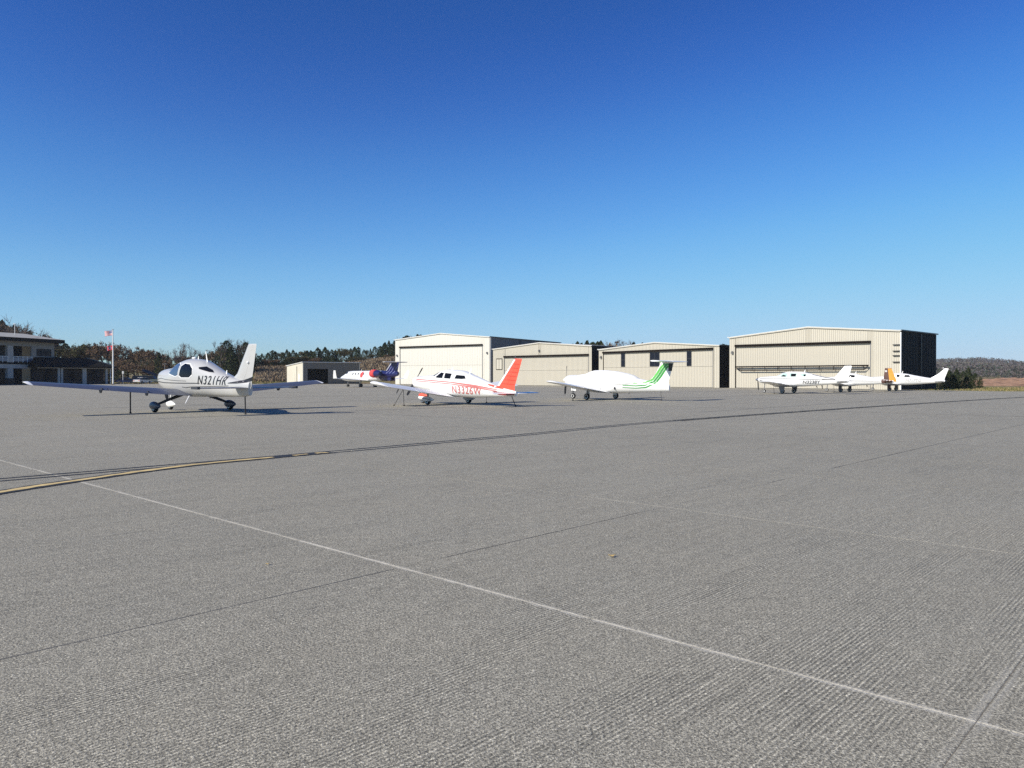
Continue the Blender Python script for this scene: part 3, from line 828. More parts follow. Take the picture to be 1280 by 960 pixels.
    strut(r, [(.35, 3.4, .90), (.5, 3.4, .72)], [.025, .02], M['charcoal'], 'pitot_mast')
    strut(r, [(-2.1, .0, .54), (-2.1, .0, .42)], .02, M['charcoal'], 'drain_mast')
    blob(r, -1.35, .56, .78, .05, .02, .10, M['black'], 'vent')
    a = tow(r, (.05, 3.2, .88)); rope([a, (a[0], a[1] - .2, 0)], .014, 'thin rope under the near wing of the green striped airplane')
    a = tow(r, (-4.4, 0, .76)); rope([a, (a[0], a[1] - .2, 0)], .014, 'thin rope from the tail of the green striped airplane to the ground')
plane_green_tail()

# ---- 4: business jet with navy tail
def plane_jet():
    ctr = (-21.75, 116.0); hd = (-0.66, 0.751)
    r = plane_root('business_jet', ctr, hd, 'white business jet with navy blue tail and red engine covers near the cream hangar', 1.0)
    F = Fus([(8.3, 1.32, 1.44, .05, 2), (7.8, 1.14, 1.62, .30, 2), (6.9, .98, 1.86, .52, 2.1), (6.1, .90, 2.12, .66, 2.2), (5.4, .86, 2.40, .76, 2.2), (4.2, .85, 2.47, .80, 2.1), (-1.5, .85, 2.47, .80, 2.1),
             (-3.6, .98, 2.46, .74, 2.1), (-5.6, 1.25, 2.40, .50, 2), (-7.2, 1.55, 2.28, .27, 2), (-8.2, 1.75, 2.15, .10, 2)])
    F.mesh('fuselage', M['white'], r, x0=-4.1)
    F.mesh('aft_fuselage', M['navy'], r, x1=-4.1, n=16)
    fin = Fin([(2.0, -4.3, 3.9, .05), (2.42, -5.0, 3.2, .09), (3.58, -6.3, 2.25, .09)])
    fin.build(r, M['navy'], M['navy'], .70)
    fy = lambda x, z: max(F.side(x, z), fin.y(x, z))
    for k in range(3):
        x0 = -5.7 - k * .72; decal('swoosh', [(x0, 2.05), (x0 - .18, 2.05), (x0 - .95, 2.9), (x0 - 1.5, 3.12), (x0 - .82, 2.93)], M['swoosh'], r, fy, .012, step=.2)
    decal('leading_edge_paint', [(-5.2, 2.44), (-5.5, 2.44), (-6.85, 3.58), (-6.55, 3.58)], M['faint'], r, fy, .01, step=.3)
    stab_pair(r, [(0, -6.4, 3.66, 1.6, .14), (1.9, -7.2, 3.68, .8, .14)], M['faint'])
    blob(r, -7.2, 0, 3.66, .95, .13, .10, M['faint'], 'tail_bullet')
    for s in (1, -1):
        w = surf('wing', [(.5, 2.3, 1.02, 3.3, .10), (2.2, 1.2, 1.10, 2.3, .10), (6.0, -.35, 1.34, 1.1, .09)], M['white'], r, 0, 1, s)
        mb = MB(); rings = []
        for f in (0, .35, 1.0):
            ch = 1.1 - .55 * f; xle = -.35 - .75 * f; yy = 6.0 + .34 * f ** .8; zz = 1.34 + 1.15 * f
            rings.append([(x, s * yy + s * th * .8, zz) for x, th in foil_ring(xle, ch, .08, camber=0)])
        mb.loft(rings); mb.build('winglet', M['white'], w, smooth=True)
        mb = MB(); prof = [(0, .40), (.12, .47), (.8, .52), (1.7, .46), (2.3, .34)]
        mb.lathe([(-o, q) for o, q in prof], (-3.6, s * 1.42, 2.02), 'x', 18)
        e = mb.build('engine', M['navy'], r, smooth=True)
        mb = MB(); mb.lathe([(.22, .06), (.20, .38), (.08, .52), (-.30, .60), (-.95, .60), (-1.05, .50)], (-3.6, s * 1.42, 2.02), 'x', 18); mb.build('engine_cover', M['redcover'], e, smooth=True)
        mb = MB(); mb.loft([[(-3.3, s * .6, 2.0), (-3.3, s * .6, 2.14), (-4.8, s * .5, 2.14), (-4.8, s * .5, 2.0)], [(-3.3, s * 1.1, 1.98), (-3.3, s * 1.1, 2.12), (-4.8, s * 1.1, 2.12), (-4.8, s * 1.1, 1.98)]]); mb.build('engine_pylon', M['white'], r)
        strut(r, [(0, s * 1.2, 1.0), (0, s * 1.25, .3)], [.09, .07], M['grey'])
        for q in (-.14, .14): wheel(r, 0, s * 1.25 + q, .28, .17)
        mb = MB(); mb.box(-6.9, -5.0, s * .36 - .02, s * .36 + .02, 1.02, 1.48); mb.build('ventral_fin', M['navy'], r)
    strut(r, [(6.0, 0, 1.0), (6.05, 0, .2)], .06, M['grey'], 'nose_leg'); wheel(r, 6.05, .12, .20, .12); wheel(r, 6.05, -.12, .20, .12)
    decal('windshield', [(6.05, 2.06), (5.65, 1.98), (4.95, 2.05), (4.95, 2.22), (5.35, 2.34), (5.5, 2.33)], M['glass'], r, fy, .01)
    for k in range(5):
        x0 = 3.4 - k * .80
        window([(x0, 1.86), (x0 - .34, 1.86), (x0 - .36, 2.16), (x0 - .02, 2.16)], M['greytext'], r, fy, sides=(1, -1))
    decal('red_emblem', [(.9, 1.45), (.4, 1.45), (.1, 1.8), (.3, 2.32), (.7, 2.32), (1.0, 1.9)], M['redcover'], r, fy, .012)
    antenna(r, 2.0, 2.46, .25); antenna(r, -1.0, 2.46, .2)
plane_jet()

# ---- 5: white single with greenish windows by the right hangar
def plane_low_single():
    ctr = (25.9, 72.0); hd = (-0.76, 0.65)
    r = plane_root('white_airplane', ctr, hd, 'white low wing airplane numbered N3238Y with pale green windows in front of the right hangar', 1.0)
    F = Fus([(2.85, 1.08, 1.42, .18, 2.1), (2.6, .96, 1.50, .40, 2.3), (1.7, .84, 1.58, .52, 2.5), (1.1, .78, 1.62, .56, 2.5), (.45, .70, 1.90, .57, 2.5), (-.15, .66, 2.02, .57, 2.5),
             (-1.2, .64, 2.0, .56, 2.5), (-2.2, .70, 1.80, .46, 2.3), (-3.4, .80, 1.52, .30, 2.1), (-4.6, .92, 1.32, .16, 2), (-5.4, 1.02, 1.22, .06, 2)])
    F.mesh('fuselage', M['white'], r)
    fin = Fin([(1.1, -3.4, 2.0, .05), (1.42, -4.15, 1.28, .10), (2.46, -5.02, .66, .10)]); fin.build(r, M['white'], M['white'], .60)
    fy = lambda x, z: max(F.side(x, z), fin.y(x, z))
    wing_pair(r, [(.45, 1.25, .68, 2.1, .15), (1.6, .95, .80, 1.8, .14), (5.0, .62, 1.10, 1.05, .12)], M['white'], inc=R(2))
    stab_pair(r, [(.08, -4.35, 1.16, 1.0, .09), (1.85, -4.70, 1.16, .6, .09)], M['white'])
    decal('windshield', [(1.08, 1.60), (.75, 1.56), (.40, 1.84), (.48, 1.88)], M['greenglass'], r, fy, .008)
    window([(.66, 1.55), (-.12, 1.53), (-.14, 1.86), (.30, 1.88)], M['greenglass'], r, fy, frame=M['white'])
    decal('window_dark_patch', [(.5, 1.56), (.05, 1.55), (.02, 1.66), (.3, 1.72)], M['glass'], r, fy, .014, step=.1)  # dark glass patch laid over the pale pane
    window([(-.32, 1.54), (-.98, 1.54), (-1.0, 1.85), (-.3, 1.87)], M['greenglass'], r, fy, frame=M['white'])
    decal('window_dark_patch', [(-.45, 1.57), (-.9, 1.57), (-.92, 1.82), (-.44, 1.83)], M['glass'], r, fy, .014, step=.1)
    window([(-1.25, 1.56), (-1.82, 1.56), (-1.80, 1.80), (-1.28, 1.82)], M['greenglass'], r, fy, frame=M['white'])
    decal('window_dark_patch', [(-1.6, 1.58), (-1.78, 1.58), (-1.76, 1.75), (-1.6, 1.76)], M['glass'], r, fy, .014, step=.1)
    decal('stripe', line_band([(2.6, 1.36), (1.5, 1.38), (0, 1.36), (-1.8, 1.32), (-3.2, 1.28)], .05), M['greytext'], r, fy)
    decal('stripe', band([(-3.2, 1.36), (-4.3, 1.31)], [(-3.2, 1.24), (-4.4, 1.25)]), M['black'], r, fy)
    decal('stripe', line_band([(2.6, 1.20), (1.2, .98), (.4, .92)], .07), M['greytext'], r, fy)  # dark band paints in the shade under nose and belly
    decal('stripe', line_band([(-2.3, 1.74), (-3.4, 1.48), (-4.3, 1.34)], .04), M['greytext'], r, fy)
    lettering('N3238Y', -2.3, .90, .30, M['greytext'], r, fy, .3, (1, -1), width=1.55)
    for s in (1, -1):
        strut(r, [(0, s * 1.45, .85), (0, s * 1.45, .2)], [.06, .045], M['grey']); wheel(r, 0, s * 1.45, .22, .17)
        mb = MB(); mb.prism([(.34, .76), (-.30, .76), (-.20, .22), (.16, .22)], 'y', s * 1.60 - .012, s * 1.60 + .012); mb.build('gear_door', M['grey'], r)
    strut(r, [(2.25, 0, .95), (2.33, 0, .2)], .045, M['grey'], 'nose_leg'); wheel(r, 2.33, 0, .18, .13, mr=M['white'])
    prop(r, 2.86, 1.26, 1.02, R(82), 2, M['charcoal'], M['metal'], chord=.12)
    antenna(r, -1.5, 2.0, .2); antenna(r, -2.6, .72, -.22, M['charcoal'], lean=.3)
    a = tow(r, (.1, 3.3, .95)); rope([a, (a[0], a[1] - .2, 0)], .014, 'thin rope under the near wing of the airplane numbered N3238Y')
plane_low_single()

# ---- 6: white single with orange and brown tail (upright leading edge)
def plane_orange_tail():
    ctr = (34.1, 78.6); hd = (-0.75, 0.66)
    r = plane_root('orange_tailed_airplane', ctr, hd, 'white low wing airplane with an orange and brown upright tail fin, partly hidden', 1.0)
    F = Fus([(2.3, 1.0, 1.36, .2, 2.1), (2.05, .86, 1.46, .42, 2.3), (1.2, .74, 1.54, .52, 2.5), (.8, .70, 1.58, .54, 2.5), (.2, .66, 1.84, .55, 2.5), (-.6, .64, 1.90, .55, 2.4), (-1.6, .68, 1.70, .46, 2.2), (-3.0, .78, 1.42, .30, 2), (-4.0, .88, 1.26, .18, 2), (-4.6, .96, 1.18, .08, 2)])
    F.mesh('fuselage', M['white'], r)
    fin = Fin([(1.05, -3.62, 1.25, .10), (1.3, -3.66, 1.15, .10), (2.36, -3.78, .62, .10)])
    fin.build(r, M['brown'], M['orange'], .46)
    fy = lambda x, z: max(F.side(x, z), fin.y(x, z))
    for z in (2.02, 2.12): decal('fin_marking', [(-3.80, z), (-4.0, z), (-4.0, z + .06), (-3.80, z + .06)], M['white'], r, fy, .008)
    decal('tail_paint', [(-3.55, .88), (-3.5, 1.30), (-4.5, 1.18), (-4.5, .97)], M['brown'], r, fy)
    wing_pair(r, [(.4, .9, .66, 1.75, .15), (5.2, .55, 1.08, .95, .13)], M['white'])
    stab_pair(r, [(.05, -3.75, 1.12, .80, .09), (1.75, -3.85, 1.12, .55, .09)], M['brown'])
    decal('windshield', [(.78, 1.56), (.5, 1.52), (.15, 1.76), (.2, 1.82)], M['glass'], r, fy, .008)
    window([(.4, 1.48), (-.35, 1.48), (-.38, 1.74), (.1, 1.77)], M['glass'], r, fy, frame=M['white'])
    window([(-.5, 1.48), (-1.1, 1.48), (-1.05, 1.70), (-.5, 1.74)], M['glass'], r, fy, frame=M['white'])
    decal('stripe', line_band([(1.8, 1.2), (0, 1.2), (-2.0, 1.18), (-3.4, 1.12)], .05), M['faint'], r, fy)
    decal('stripe', line_band([(1.8, 1.1), (0, 1.1), (-2.0, 1.08), (-3.4, 1.04)], .035), M['faint'], r, fy)
    for s in (1, -1):
        strut(r, [(0, s * 1.35, .8), (0, s * 1.35, .2)], [.06, .045], M['grey']); wheel(r, 0, s * 1.35, .21, .17)
        mb = MB(); mb.box(-.16, .16, s * 1.48 - .012, s * 1.48 + .012, .28, .74); mb.build('gear_door', M['charcoal'], r)
    strut(r, [(1.75, 0, .85), (1.85, 0, .2)], .045, M['grey'], 'nose_leg'); wheel(r, 1.85, 0, .18, .13, mr=M['white'])
    prop(r, 2.32, 1.18, .95, R(70), 2, M['charcoal'], M['white'])
    antenna(r, -1.0, 1.88, .2)
    a = tow(r, (.1, 3.2, .9)); rope([a, (a[0], a[1] - .2, 0)], .014, 'thin rope under the near wing of the orange tailed airplane')
plane_orange_tail()

# ---- 7: white single at the right end
def plane_far_right():
    ctr = (42.15, 85.0); hd = (-0.77, 0.638)
    r = plane_root('white_airplane', ctr, hd, 'rightmost parked airplane, all white with swept fin, beside the dark hangar wall', 1.0)
    F = Fus([(2.7, 1.0, 1.40, .2, 2.1), (2.45, .86, 1.48, .44, 2.4), (1.5, .74, 1.56, .54, 2.5), (1.0, .70, 1.60, .56, 2.5), (.4, .66, 1.84, .57, 2.5), (-.3, .64, 1.94, .57, 2.5), (-1.2, .64, 1.90, .55, 2.4), (-2.2, .70, 1.70, .44, 2.2), (-3.4, .80, 1.46, .28, 2), (-4.4, .90, 1.30, .15, 2), (-5.1, 1.0, 1.2, .06, 2)])
    F.mesh('fuselage', M['white'], r)
    fin = Fin([(1.05, -2.9, 2.1, .04), (1.42, -3.75, 1.34, .08), (1.85, -4.45, .80, .09), (2.38, -5.02, .42, .09)])
    fin.build(r, M['white'], M['white'], .62)
    fy = lambda x, z: max(F.side(x, z), fin.y(x, z))
    wing_pair(r, [(.4, .9, .66, 1.7, .15), (4.9, .7, 1.05, 1.3, .13)], M['white'])
    stab_pair(r, [(.05, -4.1, 1.10, .9, .09), (1.7, -4.25, 1.10, .7, .09)], M['white'])
    decal('windshield', [(.98, 1.58), (.7, 1.54), (.3, 1.78), (.4, 1.82)], M['glass'], r, fy, .008)
    window([(.55, 1.52), (-.2, 1.52), (-.2, 1.78), (.22, 1.80)], M['glass'], r, fy, frame=M['white'])
    window([(-.5, 1.52), (-.8, 1.52), (-.8, 1.76), (-.5, 1.78)], M['glass'], r, fy, frame=M['white'])
    window([(-1.25, 1.52), (-1.85, 1.52), (-1.7, 1.72), (-1.3, 1.74)], M['glass'], r, fy, frame=M['white'])
    lettering('N717TG', -2.15, 1.02, .28, M['faint'], r, fy, .25, (1, -1), width=1.5)
    decal('stripe', line_band([(2.2, 1.34), (0, 1.34), (-2.0, 1.36), (-3.4, 1.26)], .03), M['faint'], r, fy)
    for s in (1, -1):
        strut(r, [(0, s * 1.45, .8), (0, s * 1.45, .2)], [.06, .05], M['grey']); wheel(r, 0, s * 1.45, .21, .17)
        mb = MB(); mb.box(-.17, .17, s * 1.57 - .012, s * 1.57 + .012, .28, .74); mb.build('gear_door', M['brown'], r)
    strut(r, [(2.0, 0, .85), (2.08, 0, .2)], .045, M['grey'], 'nose_leg'); wheel(r, 2.08, 0, .18, .13, mr=M['white'])
    prop(r, 2.7, 1.2, .95, R(60), 2, M['charcoal'], M['white'])
    antenna(r, -.9, 1.90, .28, lean=-.4)
    blob(r, -4.95, 0, 2.47, .07, .06, .06, M['white'], 'beacon')
    a = tow(r, (-4.3, 0, .9)); rope([a, (a[0], a[1] - .2, 0)], .013, 'thin rope under the tail of the rightmost white airplane')
plane_far_right()

# ------------------------------------------------------------------ hangars
def metal_siding(name, col, amt=0.05, rough=0.55, spec=0.3):
    return mat(name, col, rough, noise=(0.35, amt, 5), spec=spec)
M['beige'] = metal_siding('beige_metal_siding', (0.53, 0.495, 0.415))
M['beige_door'] = metal_siding('beige_door_siding', (0.515, 0.48, 0.402))
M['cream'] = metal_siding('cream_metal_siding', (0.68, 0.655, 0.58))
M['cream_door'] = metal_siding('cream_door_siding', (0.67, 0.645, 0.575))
M['shadeside_black'] = metal_siding('shaded_beige_siding', (0.010, 0.011, 0.013), 0.12, .7, .15)  # beige siding blackened, side wall shade put into the colour
M['shadeside_grey'] = metal_siding('shaded_grey_siding', (0.15, 0.155, 0.165), 0.1, .7, .15)  # grey colour carries the shade on the cream hangar's side wall
M['roof'] = metal_siding('pale_metal_roof', (0.66, 0.66, 0.64))
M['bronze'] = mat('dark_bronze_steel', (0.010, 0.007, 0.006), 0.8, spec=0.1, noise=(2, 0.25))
M['trim_white'] = mat('white_trim', (0.78, 0.77, 0.73), 0.5, noise=(1, 0.05))
M['lampgrey'] = mat('grey_lamp_casting', (0.12, 0.12, 0.12), 0.5, noise=(3, 0.2))
M['lens'] = mat('lamp_lens', (0.5, 0.5, 0.46), 0.2)
M['winglass'] = mat('dark_window_glass', (0.014, 0.017, 0.026), 0.25, spec=0.12)
M['dark'] = mat('dark_interior', (0.012, 0.011, 0.010), 0.9, noise=(2, 0.3))

def panel_mesh(w, z0, zl, zr, y, rib=0.06, d=0.085):
    """one sheet of siding, w wide, top edge running from zl to zr, a raised seam on each side and two shallow ribs"""
    mb = MB()
    prof = [(0.004, 0), (0.004, -d * .9), (0.05, -d * .9), (0.07, -d * .25), (w * .34, -d * .25), (w * .35, -d * .85), (w * .41, -d * .85), (w * .42, -d * .25), (w * .66, -d * .25), (w * .67, -d * .85), (w * .73, -d * .85), (w * .74, -d * .25), (w - .012, -d * .25), (w - .012, 0)]
    mb.loft([[(x, y + q, z0) for x, q in prof], [(x, y + q, zl + (zr - zl) * x / w) for x, q in prof]])
    return mb

def hangar(px_l, d_l, px_r, d_r, eave, ridge, depth, label, wallm, doorm, sidem, door, mid_frac, pitch=0.8, header=0.29, rd=0.075):
    PL = Vector((*at(px_l, d_l), 0)); PR = Vector((*at(px_r, d_r), 0)); W = (PR - PL).length
    ang = math.atan2(PR.y - PL.y, PR.x - PL.x)
    r = empty('hangar', (PL.x, PL.y, 0.0), ang); tag(r, label, 'hangar')
    top = lambda x: eave + (ridge - eave) * (1 - abs(x - W / 2) / (W / 2))
    dx0, dx1, dh = door
    dh0, dh1 = dh if isinstance(dh, tuple) else (dh, dh)
    # core (side, rear walls, floor slab) set behind the front cladding
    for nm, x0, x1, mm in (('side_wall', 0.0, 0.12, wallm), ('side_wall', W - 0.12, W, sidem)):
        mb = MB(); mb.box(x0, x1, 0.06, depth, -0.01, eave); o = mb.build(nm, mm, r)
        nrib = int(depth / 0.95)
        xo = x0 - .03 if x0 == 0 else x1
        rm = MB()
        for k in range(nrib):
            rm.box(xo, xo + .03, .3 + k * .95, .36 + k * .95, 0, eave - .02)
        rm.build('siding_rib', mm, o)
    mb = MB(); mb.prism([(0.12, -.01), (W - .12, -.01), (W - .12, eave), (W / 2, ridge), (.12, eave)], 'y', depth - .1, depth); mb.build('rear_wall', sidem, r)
    mb = MB(); mb.prism([(0.12, 0), (W - .12, 0), (W - .12, eave - .1), (W / 2, ridge - .1), (.12, eave - .1)], 'y', .14, .2); mb.build('front_frame', M['dark'], r)
    # roof sheets with overhang
    ov = .14
    for s in (0, 1):
        xa, za = (-.12, eave + .02 - .12 * (ridge - eave) / (W / 2)) if s == 0 else (W + .12, eave + .02 - .12 * (ridge - eave) / (W / 2))
        mb = MB(); mb.prism([(xa, za), (W / 2, ridge + .02), (W / 2, ridge + .10), (xa, za + .08)], 'y', -ov, depth + ov); ro = mb.build('roof', M['roof'], r)
        rm = MB()
        n = int(W / 2 / 1.2)
        mb2 = MB(); mb2.box(xa - .09 if s == 0 else xa + .005, xa - .005 if s == 0 else xa + .09, -ov, depth + ov, za - .02, za + .13); mb2.build('gutter', M['trim_white'] if s == 0 else M['charcoal'], ro)
    # gable trim
    for s in (0, 1):
        a = (0.0, eave) if s == 0 else (W, eave)
        mb = MB(); mb.prism([(a[0], a[1] - .10), (W / 2, ridge - .10), (W / 2, ridge + .015), (a[0], a[1] + .015)], 'y', -ov + .02, -.075); mb.build('gable_trim', wallm, r)
    # front siding sheets
    n = max(6, round(W / pitch)); pw = W / n
    cache = {}
    hz = lambda x: dh0 + (dh1 - dh0) * min(max((x - dx0) / (dx1 - dx0), 0), 1)
    cuts = sorted(set([round(k * pw, 3) for k in range(n + 1)] + [round(dx0, 3), round(dx1, 3), round(W / 2, 3)]))
    cuts = [c for i, c in enumerate(cuts) if i == 0 or c - cuts[i - 1] > .12 or c in (round(dx0, 3), round(dx1, 3))]
    for a, b_ in zip(cuts[:-1], cuts[1:]):
        w = b_ - a
        if w < .1: continue
        over = a >= dx0 - .01 and b_ <= dx1 + .01
        z0 = hz((a + b_) / 2) + header if over else 0.0
        mbp = panel_mesh(w, z0, top(a) - .10, top(b_) - .10, 0.06, d=rd)
        o = mbp.build('wall_panel', wallm, r); o.location = (a, 0, 0)
    for x in (dx0 - .07, dx1 + .005):
        mb = MB(); mb.box(x, x + .065, -.04, .05, 0, hz(x)); mb.build('door_jamb', M['bronze'] if (x < dx0 and ridge < 8.5 and dx0 == 1.0 and W > 21.5) else M['grey'], r)
    # sloping track over the door, its black height paints in the header shadow
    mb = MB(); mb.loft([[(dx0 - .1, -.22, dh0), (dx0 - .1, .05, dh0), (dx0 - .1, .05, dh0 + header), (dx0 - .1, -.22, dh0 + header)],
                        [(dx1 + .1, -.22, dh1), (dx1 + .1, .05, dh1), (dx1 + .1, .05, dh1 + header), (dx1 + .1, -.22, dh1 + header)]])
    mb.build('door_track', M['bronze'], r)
    # door
    de = empty('hangar_door'); de.parent = r; de.location = (dx0, 0.07, 0)
    dw = dx1 - dx0; nd = max(4, round(dw / pitch)); pw = dw / nd; zm = mid_frac
    for k in range(nd):
        mb = panel_mesh(pw, zm + .02, hz(dx0 + k * pw), hz(dx0 + (k + 1) * pw), 0.05, d=rd * .85); o = mb.build('door_panel', doorm, de); o.location = (k * pw, 0, 0)
        mb = panel_mesh(pw, 0.04, zm - .01, zm - .01, 0.05, d=rd * .85); o = mb.build('door_panel', doorm, de); o.location = (k * pw, 0, 0)
    mb = MB(); mb.box(0, dw, -.005, .05, 0, .035); mb.build('door_sill', M['charcoal'], de)
    return r, W, dx0, dx1, hz, de, top

def wall_lamp(r, x, z):
    mb = MB(); mb.box(x - .14, x + .14, -.20, -.06, z - .02, z + .26); mb.prism([(-.20, z + .26), (-.06, z + .26), (-.06, z + .36)], 'x', x - .14, x + .14)
    o = mb.build('wall_lamp', M['lampgrey'], r)
    m2 = MB(); m2.box(x - .11, x + .11, -.195, -.08, z - .05, z - .022); m2.build('lens', M['lens'], o)

# big cream hangar on the left
r1, W1, a1, b1, hz1, de1, top1 = hangar(494, 165, 612, 152.8, 9.5, 10.55, 31, 'tall cream hangar with pale plain door, leftmost of the big hangars', M['cream'], M['cream_door'], M['shadeside_grey'], (1.3, 22.2, (7.75, 7.85)), 3.95, 1.2, 0.29, 0.035)
W1 = W1
wall_lamp(r1, .5, 6.0); wall_lamp(r1, W1 - .6, 6.2)
mb = MB(); mb.box(W1 + .03, W1 + .35, -.1, .30, 0, 9.4); mb.build('downspout', M['grey'], r1)
mb = MB(); mb.box(W1 + .05, W1 + .14, 12.0, 12.25, 0, 9.4); mb.build('downspout', M['charcoal'], r1)
# middle beige hangar
r2, W2, *_r2 = hangar(616.3, 145, 739.4, 129, 6.74, 7.62, 17, 'beige ribbed hangar behind the red tail fin with a small window left of its door', M['beige'], M['beige_door'], M['shadeside_black'], (3.0, 22.6, (5.15, 5.15)), 2.7, 0.8)
wall_lamp(r2, W2 / 2, 6.05)
mb = MB(); mb.box(.85, 2.45, -.05, .02, 2.9, 5.0); wf = mb.build('window', M['bronze'], r2)
mb = MB(); mb.box(.98, 1.62, -.075, -.055, 3.0, 4.85); mb.box(1.70, 2.36, -.075, -.055, 3.0, 4.85); mb.build('shutter', M['beige_door'], wf)
# beige hangar with slot windows
r3, W3, a3, b3, hz3, de3, top3 = hangar(748.5, 126, 899, 109, 5.98, 6.80, 17, 'beige ribbed hangar with three dark slot windows in its door', M['beige'], M['beige_door'], M['shadeside_black'], (1.0, 21.7, (5.35, 5.45)), 3.05, 0.8)
wall_lamp(r3, .5, 4.6)
def on_front(px, PLx, PLd, PRx, PRd):
    A_ = Vector(at(PLx, PLd)); B_ = Vector(at(PRx, PRd)); k = (px - 640) / 960
    t = (A_.x - k * A_.y) / (k * (B_.y - A_.y) - (B_.x - A_.x)); return t * (B_ - A_).length
for pa, pb in ((776, 781), (812, 824), (858, 864)):
    xa = on_front(pa, 748.5, 126, 899, 109); xb = on_front(pb, 748.5, 126, 899, 109)
    mb = MB(); mb.box(xa, xb, .03, .10, 3.15, 5.32); w_ = mb.build('window', M['charcoal'], r3)
    mb = MB(); n = 2 if xb - xa > 1 else 1
    for k in range(n):
        f0 = xa + .06 + (xb - xa - .06) * k / n; f1 = xa + (xb - xa - .06) * (k + 1) / n
        mb.box(f0, f1, .012, .028, 3.22, 4.22); mb.box(f0, f1, .012, .028, 4.28, 5.26)
    mb.build('pane', M['winglass'], w_)
# right beige hangar with bifold door truss
r4, W4, a4, b4, hz4, de4, top4 = hangar(911.7, 108.5, 1125.5, 92, 7.06, 8.02, 12.6, 'large beige ribbed hangar with a dark truss across its door and dark side wall', M['beige'], M['beige_door'], M['shadeside_black'], (1.0, 19.3, (5.75, 5.70)), 2.55, 0.8)
wall_lamp(r4, .48, 4.8)
mb = MB(); zt, zb = 2.86, 2.36; w = b4 - a4
for y0 in (-.42,):
    mb.box(.05, w - .05, y0, y0 + .12, zt, zt + .17); mb.box(.75, w - .55, y0, y0 + .1, zb, zb + .13)
    mb.tube([(.1, y0 + .04, zt + .05), (.8, y0 + .04, zb + .04)], .045, 6); mb.tube([(w - .1, y0 + .04, zt + .05), (w - .6, y0 + .04, zb + .04)], .045, 6)
    for k in range(10):
        x = .8 + (w - 1.4) * k / 9; mb.box(x - .03, x + .03, y0 + .01, y0 + .07, zb + .09, zt)
    for k in range(4):
        x = .9 + (w - 1.8) * k / 3; mb.box(x - .04, x + .04, y0 + .09, .01, zt + .02, zt + .08)
mb.build('door_truss', M['bronze'], de4)
for z in (3.28, 4.05, 4.60, 5.35):
    mb = MB(); mb.box(W4 - .85, W4 - .02, -.17, -.01, z, z + .10); mb.build('wall_bar', M['black'], r4)  # short black bars across the wall beside the right corner
mb = MB(); mb.box(W4 + .03, W4 + .13, 6.6, 6.72, 0, 6.95); mb.build('downspout', M['black'], r4)
mb = MB(); mb.box(W4 - .02, W4 + .10, -.10, .05, 0, 6.9); mb.build('corner_trim', M['trim_white'], r4)

# ------------------------------------------------------------------ small beige building at left
def small_building():
    A_ = Vector(at(378.5, 168)); hdg = Vector((0.80, 0.60))
    r = empty('storage_building', (A_.x, A_.y, 0), math.atan2(hdg.y, hdg.x)); tag(r, 'small low beige building with a dark open garage bay below the cedar bank', 'building')
    L_, D_, H0, H1 = 13.6, 9.5, 4.75, 4.0   # x along dark face, y away (left is lit end)
    sid = metal_siding('tan_metal_siding', (0.62, 0.58, 0.48)); shade = metal_siding('shaded_tan_siding', (0.20, 0.185, 0.16))  # second siding is the tan one with its shade painted in
    mb = MB(); mb.prism([(0, -.02), (D_, -.02), (D_, H1), (0, H0)], 'x', 0, .15); mb.build('end_wall', sid, r)
    mb = MB(); mb.prism([(0, -.02), (D_, -.02), (D_, H1), (0, H0)], 'x', L_ - .15, L_); mb.build('end_wall', sid, r)
    mb = MB(); mb.box(.15, L_ - .15, D_ - .15, D_, 0, H1); mb.build('rear_wall', shade, r)
    o0, o1, oh = 1.1, 5.6, 3.35
    n = 14; pw = (L_ - .3) / n
    for k in range(n):
        x0, x1 = .15 + k * pw, .15 + (k + 1) * pw
        z0 = oh if (x0 > o0 - .5 and x1 < o1 + .5) else 0
        m_ = panel_mesh(x1 - x0, z0, H0 - .02, H0 - .02, .06); o = m_.build('wall_panel', shade, r); o.location = (x0, 0, 0)
    mb = MB(); mb.box(.2, L_ - .2, 3.0, 3.1, 0, 3.9); mb.build('bay_back_wall', M['dark'], r)
    mb = MB(); mb.prism([(-.25, H0 + .01), (D_ + .25, H1 + .01), (D_ + .25, H1 + .14), (-.25, H0 + .14)], 'x', -.2, L_ + .2); mb.build('roof', M['roof'], r)
    mb = MB(); mb.box(-.06, -.005, 1.6, 2.6, 0, 2.15); d_ = mb.build('door', M['trim_white'], r)
    mb = MB(); mb.box(-.10, -.06, 1.7, 1.76, 1.0, 1.12); mb.build('handle', M['charcoal'], d_)
    mb = MB(); mb.box(-.05, -.005, 4.5, 6.4, .05, 2.6); mb.build('roller_door', sid, r)
    mb = MB(); mb.box(-.09, -.005, 3.3, 3.4, 0, 3.9); mb.build('downspout', M['charcoal'], r)
small_building()

